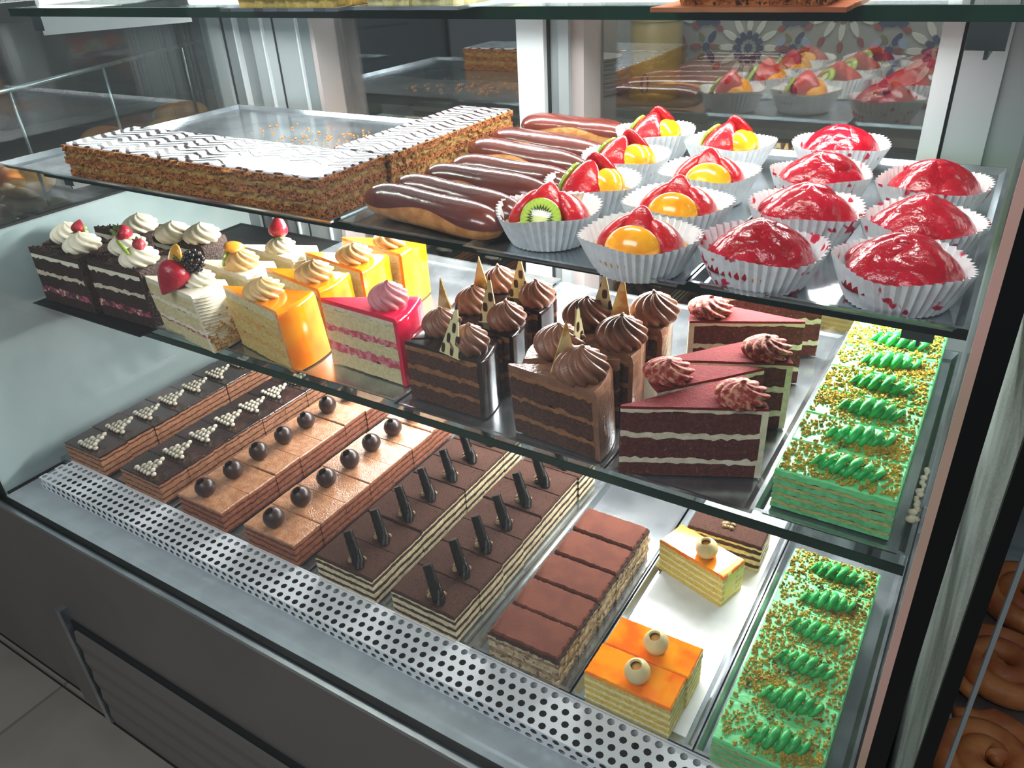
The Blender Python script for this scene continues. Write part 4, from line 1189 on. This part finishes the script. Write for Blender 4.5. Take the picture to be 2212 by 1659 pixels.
for k, (a, b) in enumerate(ecl):
    A, B = at(a[0], a[1], 1.224), at(b[0], b[1], 1.224)
    c = (A + B) / 2; yaw = math.atan2(B.y - A.y, B.x - A.x)
    lab = 'chocolate glazed eclair, ' + ('nearest the front edge of the upper shelf' if k == 0 else ORD[k] + ' from the front edge of the upper shelf')
    t = thing('eclair', lab, 'eclair', (c.x, c.y + .004, ZT + .002), yaw, 'row of eclairs')
    s_ = (B - A).length / .188
    obj('choux_bun', EM[k % 3][0], t, scale=(s_, 1, 1)); obj('chocolate_glaze', EM[k % 3][1], t, scale=(s_, 1, 1))

# tarts
def cup_g(rb=.036, rt=.0520, h=.034, n=44, seed=0):
    rnd = random.Random(seed); g = G()
    ph = rnd.uniform(0, 6)
    prof = [(.001, .0), (rb * .96, .0)] + [(rb + (rt - rb) * (t ** .8), h * t) for t in (.04, .25, .5, .75, 1.)]
    def fn(r, z, a, k):
        if k < 2: return r, z + .0003
        t = z / h
        i = int(round(a / (2 * PI) * (n * 2)))
        wob = 1 + .035 * t * math.sin(2 * a + ph) + .02 * t * math.sin(5 * a + ph)
        return (r + (.0011 + .0006 * t) * (1 if i % 2 else -1)) * wob, z * (1 + .06 * math.sin(3 * a + ph)) + (.0007 if i % 2 else 0) * t
    g.lathe(prof, n * 2, fn, cap=False)
    return g
CUPS = [cup_g(seed=k).mesh('paper_cup', 'cup') for k in range(2)]; CUPR = [cup_g(seed=5 + k).mesh('paper_cup', 'cup_red') for k in range(2)]
SHELL = G().lathe([(.032, .001), (.043, .016), (.0445, .019), (.042, .020), (.036, .017), (.001, .017)], 40).mesh('tart_shell', 'shell', 1)
CUST = G().lathe([(.040, .017), (.034, .022), (.02, .024), (.001, .025)], 28).mesh('custard', 'custard_top', 1)

def straw_tart(label, loc, rotz, seed):
    t = thing('strawberry_tart', label, 'tart', loc, rotz, 'strawberry tarts in paper cups')
    rnd = random.Random(seed)
    obj('paper_cup', CUPR[seed % 2], t); obj('tart_shell', SHELL, t)
    def half(a, r0, zz, tilt, sc):
        g = G().ball((0, 0, 0), (.0095 * sc, .0165 * sc, .021 * sc), 16, 12).warp(lambda p: (p[0], p[1] * (1 - .3 * p[2] / .021), p[2]))
        mx = Matrix.Translation((r0 * math.cos(a), r0 * math.sin(a), zz)) @ Matrix.Rotation(a, 4, 'Z') @ Matrix.Rotation(-tilt, 4, 'Y')
        g.warp(lambda p: tuple(mx @ Vector(p)))
        obj('strawberry_half', g.mesh('strawberry_half', 'berry', 1), t)
    a0 = rnd.uniform(0, 6)
    for i in range(5):
        half(a0 + 2 * PI * i / 5 + rnd.uniform(-.2, .2), .025 + rnd.uniform(-.002, .002), .0315 + rnd.uniform(-.002, .002), D(60 + rnd.uniform(-8, 6)), rnd.uniform(.95, 1.12))
    half(a0 + 2.2, .008, .043, D(76), 1.05); half(a0 + 5.0, .010, .041, D(72), 1.0)
    ph = rnd.uniform(0, 6)
    dome = G().lathe([(.0435, .017), (.043, .022), (.039, .031), (.031, .040), (.020, .047), (.008, .051), (.001, .052)], 40, lambda r, z, a, k: (r * (1 + .045 * math.sin(3 * a + ph) + .03 * math.sin(5 * a)), z * (1 + .05 * math.sin(2 * a + ph))))
    obj('red_glaze', dome.mesh('red_glaze', 'berry', 1), t)
    return t
straws = [((1950, 580), 'glazed strawberry tart in a red-stained paper cup, front right corner'), ((1660, 545), 'glazed strawberry tart nearest the front, beside the peach tart'),
          ((2010, 490), 'glazed strawberry tart second from the front, against the right side glass'), ((1755, 460), 'glazed strawberry tart second from the front, beside the mixed fruit tarts'),
          ((2015, 405), 'glazed strawberry tart rearmost against the right side glass'), ((1785, 385), 'glazed strawberry tart third from the front, beside the mixed fruit tarts'),
          ((1815, 320), 'glazed strawberry tart at the very back of its column')]
for k, (p, lab) in enumerate(straws):
    q = at(p[0], p[1], 1.209); q.x = min(q.x, -.0535) - (.006 if k in (1, 3, 5) else 0)
    straw_tart(lab, (q.x, q.y, ZT + .0014), k * 1.3, k)

def fruit_tart(label, loc, seed, kind, rotz=0.):
    t = thing('fruit_tart', label, 'tart', loc, rotz, 'mixed fruit tarts in paper cups')
    obj('paper_cup', CUPS[seed % 2], t); obj('tart_shell', SHELL, t); obj('custard', CUST, t)
    def P(me, nm, a, r, z, tilt, yaw=0., s=1.):
        # leans on the heap, facing outward at angle a
        o = obj(nm, me, t, (r * math.cos(a), r * math.sin(a), z)); o.scale = (s, s, s)
        o.rotation_euler = (Matrix.Rotation(a + PI / 2 + yaw, 4, 'Z') @ Matrix.Rotation(tilt, 4, 'X')).to_euler()
    if kind == 'peach':
        P(PEACH, 'peach_slice', D(-75), .026, .030, D(-32), 0, 1.15)
        P(HALF, 'strawberry_half', D(-80), .004, .037, D(-28), 0, 1.25)
        P(HALF, 'strawberry_half', D(-170), .022, .033, D(-42), 0, 1.2)
        P(HALF, 'strawberry_half', D(10), .024, .032, D(-42), 0, 1.15)
        P(KIWI, 'kiwi_slice', D(130), .026, .032, D(50), 0, .8)
    elif kind == 'kiwi':
        P(KIWI, 'kiwi_slice', D(-85), .027, .030, D(62), 0, .92)
        P(HALF, 'strawberry_half', D(-90), .006, .038, D(-38), 0, 1.3)
        P(HALF, 'strawberry_half', D(-175), .024, .033, D(-40), 0, 1.2)
        P(HALF, 'strawberry_half', D(0), .025, .033, D(-40), 0, 1.2)
        P(PEACH, 'peach_slice', D(80), .022, .032, D(-38))
    else:
        P(KIWI, 'kiwi_slice', D(170), .028, .034, D(60), 0, .85)
        P(HALF, 'strawberry_half', D(-110), .016, .036, D(-38), 0, 1.4)
        P(HALF, 'strawberry_half', D(80), .016, .042, D(-30), 0, 1.3)
        P(PEACH, 'peach_slice', D(-20), .022, .036, D(-40), 0, .95)
        P(PEACH, 'peach_slice', D(40), .026, .034, D(-40), 0, .9)
fr = [((1185, 460), 'kiwi', 'mixed fruit tart with kiwi slice facing the front glass'), ((1400, 520), 'peach', 'mixed fruit tart with large peach slice, nearest the front edge'),
      ((1275, 405), 'mixed', 'mixed fruit tart behind the kiwi one, beside the eclairs'), ((1475, 450), 'peach', 'mixed fruit tart with peach slice, second in the column beside the strawberry tarts'),
      ((1350, 345), 'mixed', 'mixed fruit tart with upright peach slice, third beside the eclairs'), ((1545, 380), 'peach', 'mixed fruit tart with peach slice, third beside the strawberry tarts'),
      ((1415, 290), 'mixed', 'mixed fruit tart at the back of the column beside the eclairs'), ((1590, 315), 'mixed', 'mixed fruit tart with leaning strawberry, at the back beside strawberry tarts')]
for k, (p, kind, lab) in enumerate(fr):
    q = at(p[0], p[1], 1.210); q.x -= .008 if k % 2 else 0; q.y += .006 if k in (2, 3) else 0
    fruit_tart(lab, (q.x, q.y, ZT + .0014), k, kind, D(random.Random(k).uniform(-12, 12)))

# ------------------------------------------------------------------ top shelf goods (only their lower edges show)
def board_cake(label, u0, u1, v, name, mcake, mboard, d=.13, hgt=.06, seed=0):
    A, B = at(u0, v, Z3 + .003), at(u1, v, Z3 + .003)
    cx, cy = (A.x + B.x) / 2, min(A.y, B.y)
    w_ = B.x - A.x
    t = thing(name, label, 'cake', (cx, cy + d / 2, Z3 + .0005))
    obj('board', slab(rect(w_ + .02, d + .02, 10, .001, seed), 0, .003).mesh('board', mboard), t)
    o = rect(w_ - .01, d - .01, 24, .002, seed + 3)
    obj('cake_body', G().prism([(o, .003), (rect(w_ - .004, d - .004, 24, .002, seed + 4), .02), (inset(o, .006), hgt)]).mesh('cake_body', mcake), t)
    obj('cake_band', slab(rect(w_ - .001, d - .001, 24, .0012, seed + 5), .010, .016).mesh('cake_band', 'custard'), t)
board_cake('pale yellow cake on silver board, left end of the top shelf', 512, 730, 16, 'yellow_cake', 'yellow_sponge', 'tray', seed=1)
board_cake('pale cream cake on silver board, middle of the top shelf', 782, 985, 12, 'cream_cake', 'yellow_cream', 'tray', seed=2)
board_cake('brown pastry on copper board, right part of the top shelf', 1450, 1800, 14, 'brown_pastry', 'pastry', 'foil', d=.12, seed=3)

# ------------------------------------------------------------------ behind the counter
ct = thing('back_counter', 'dark counter behind the glass doors carrying plates and canister', 'counter', (-.5, 1.4, 0))
obj('counter_top', G().box(-1.4, 1.3, -.28, .19, 1.01, 1.04).mesh('counter_top', 'counter'), ct)
obj('counter_body', G().box(-1.4, 1.3, -.25, .19, 0, 1.01).mesh('counter_body', 'dark_wall'), ct)
cn = thing('canister', 'yellow canister standing before the mosaic tiles', 'canister', (-.872, 1.48, 1.04))
obj('body', G().lathe([(.066, 0), (.068, .004), (.068, .19), (.066, .194)], 36).mesh('body', 'canister', 40), cn)
obj('lid', G().lathe([(.070, .194), (.070, .21), (.064, .214)], 36).mesh('lid', 'canister', 40), cn)
obj('oval_badge', G().lathe([(.010, 0), (.010, .001), (.012, .0012), (.012, 0)], 24).warp(lambda p: (p[0], -.0675 - p[2], p[1] * 2.2 + .045)).mesh('oval_badge', 'counter'), cn)
plate = G().lathe([(.04, 0), (.055, .002), (.068, .010), (.070, .011), (.066, .011), (.05, .005), (.001, .004)], 36).mesh('plate', 'plate', 1)
for k in range(9):
    pos = ['bottom', 'second', 'third', 'fourth', 'fifth', 'sixth', 'seventh', 'eighth', 'top'][k]
    tag(obj('plate', plate, None, (-1.045, 1.48, 1.04 + .0112 * k)), 'pale round plate, %s of the stack left of the yellow canister' % (pos if k in (0, 8) else pos + ' from the bottom'), 'plate', 'stack of plates')
ck = thing('wall_clock', 'small dark appliance with green digits on the back wall', 'clock', (-1.66, 1.58, 1.02))
obj('housing', G().box(-.07, .07, -.01, .035, -.03, .05).mesh('housing', 'black'), ck)
for i, dx in enumerate((-.008, .008)):
    obj('digit', G().box(dx - .002, dx + .002, -.0115, -.01, -.004, .014).mesh('digit', 'clock'), ck)
# counter shelf with cakes seen dimly through the left door
sh2 = thing('back_shelf', 'dark shelf behind the left glass door', 'shelf', (-1.6, 1.45, 0))
obj('shelf_board', G().box(-1.2, -.32, -.2, .16, .92, .94).mesh('shelf_board', 'counter'), sh2)
obj('shelf_body', G().box(-1.2, -.32, -.18, .16, 0, .92).mesh('shelf_body', 'dark_wall'), sh2)

# ------------------------------------------------------------------ left neighbour: bread rack seen through the side glass
rk = thing('bread_rack', 'dark bread shelf on a grey base beyond the left side glass', 'rack', (-1.85, .35, 0))
obj('shelf_board', G().box(-.42, .44, -.55, .75, 1.045, 1.062).mesh('shelf_board', 'counter'), rk)
obj('rack_body', G().box(-.42, .44, -.548, .75, .10, 1.045).mesh('rack_body', 'front'), rk)
obj('rack_kick', G().box(-.42, .44, -.52, .75, .0, .10).mesh('rack_kick', 'dark'), rk)
tag(obj('upper_shelf', G().box(-2.27, -1.70, -.40, 1.10, 1.42, 1.435).mesh('upper_shelf', 'counter')), 'dark upper shelf board beyond the left side glass', 'shelf')
ra = thing('guard_rail', 'thin steel guard rail with uprights before the bread shelf', 'rail', (-1.85, .35, 0))
obj('rail', G().tube([(.46, -.42, 1.262), (.24, .30, 1.275)], .004, 8).mesh('rail', 'steel', 1), ra)
for a_ in (.22, .52, .85):
    x = .46 + (.24 - .46) * a_; y = -.42 + .72 * a_
    obj('upright', G().tube([(x, y, 1.062), (x, y, 1.262 + .013 * a_)], .003, 6).mesh('upright', 'steel', 1), ra)
bn = G().ball((0, 0, .0305), (.062, .05, .03), 18, 10).mesh('bread_bun', 'bun', 1)
for k, (x, y, s_) in enumerate(((-1.56, .12, 1.0), (-1.57, .33, 1.05), (-1.69, .54, .95), (-1.73, .40, 1.0), (-1.80, .66, 1.1), (-1.60, .70, 1.0))):
    lab = ['golden bun nearest the left edge, seen under the tray corner', 'golden bun behind the leftmost upright of the rail', 'golden bun between the two uprights of the rail',
           'golden bun in the second line, behind the rail', 'large golden bun at the far end of the bread shelf', 'golden bun beside the rear corner post'][k]
    tag(obj('bread_bun', bn, None, (x, y, 1.062), (0, 0, k), (s_, s_, s_)), lab, 'bun', 'buns beyond the side glass')

# ------------------------------------------------------------------ right neighbour case with cinnamon rolls
nc = thing('neighbour_case', 'next display case at the right edge, with black seal and grimy side', 'display case', (0, 0, 0))
def npart(n, g, m, s=False): return obj(n, g.mesh(n, m, s), nc)
npart('side_glass', G().box(.0405, .0445, YF + .008, .46, .50, 1.6), 'grime')
npart('corner_seal', G().box(.0395, .0490, YF - .004, YF + .006, .40, 1.6), 'black')
npart('glass_rim', G().box(.0565, .0590, YF - .003, YF + .003, .645, 1.6), 'alu')
npart('gap_strip', G().box(.0226, .0400, .30, .31, .0, 1.6), 'mauve')
npart('deck', G().box(.046, .75, -.10, .46, .640, .652), 'steel')
npart('base', G().box(.046, .75, YF, .46, 0, .640), 'front')
npart('back_panel', G().box(.046, .75, .46, .47, .652, 1.6), 'alu')
def roll_g(r=.066, h=.030, turns=2.35, seed=0):
    g = G(); path = []; n = 70; rad = []
    for i in range(n + 1):
        t = i / n; a = 2 * PI * turns * t + seed; rr = .006 + (r - .012) * t
        path.append((rr * math.cos(a), rr * math.sin(a), h * .5 + .006 * (1 - t))); rad.append(.0150 if 2 < i < n - 2 else .008)
    g.tube(path, rad, 9)
    g.warp(lambda p: (p[0], p[1], max(0., (p[2] - h * .5) * 1.0 + h * .5)))
    return g
RM_ = [roll_g(seed=k).mesh('cinnamon_roll', 'roll', 1) for k in range(3)]
rl_ = [((2150, 1590), 'cinnamon roll nearest the bottom right corner'), ((2165, 1445), 'cinnamon roll second up along the right edge'), ((2205, 1330), 'cinnamon roll third up along the right edge'),
       ((2060, 1640), 'cinnamon roll half hidden by the black seal at the bottom'), ((2225, 1235), 'cinnamon roll fourth up, beside the light rim')]
rolls = []
for k, (p, lab) in enumerate(rl_):
    q = at(p[0], p[1], .69)
    x, y = max(q.x, .112), q.y
    if k == 3: x, y = .108, -.035
    rolls.append((x, y))
pos = [(.122, .052), (.128, .194), (.150, .340), (.122, -.090), (.264, .100)]
labs = ['cinnamon roll at the bottom right, second from the front', 'cinnamon roll third from the front along the black seal', 'cinnamon roll farthest back beside the light rim', 'cinnamon roll nearest the front, by the black seal', 'cinnamon roll cut off by the right edge of the picture']
for k in range(5):
    tag(obj('cinnamon_roll', RM_[k % 3], None, (pos[k][0], pos[k][1], .652), (0, 0, k * 1.1), (1, 1, 1)), labs[k], 'roll', 'cinnamon rolls in the next case')
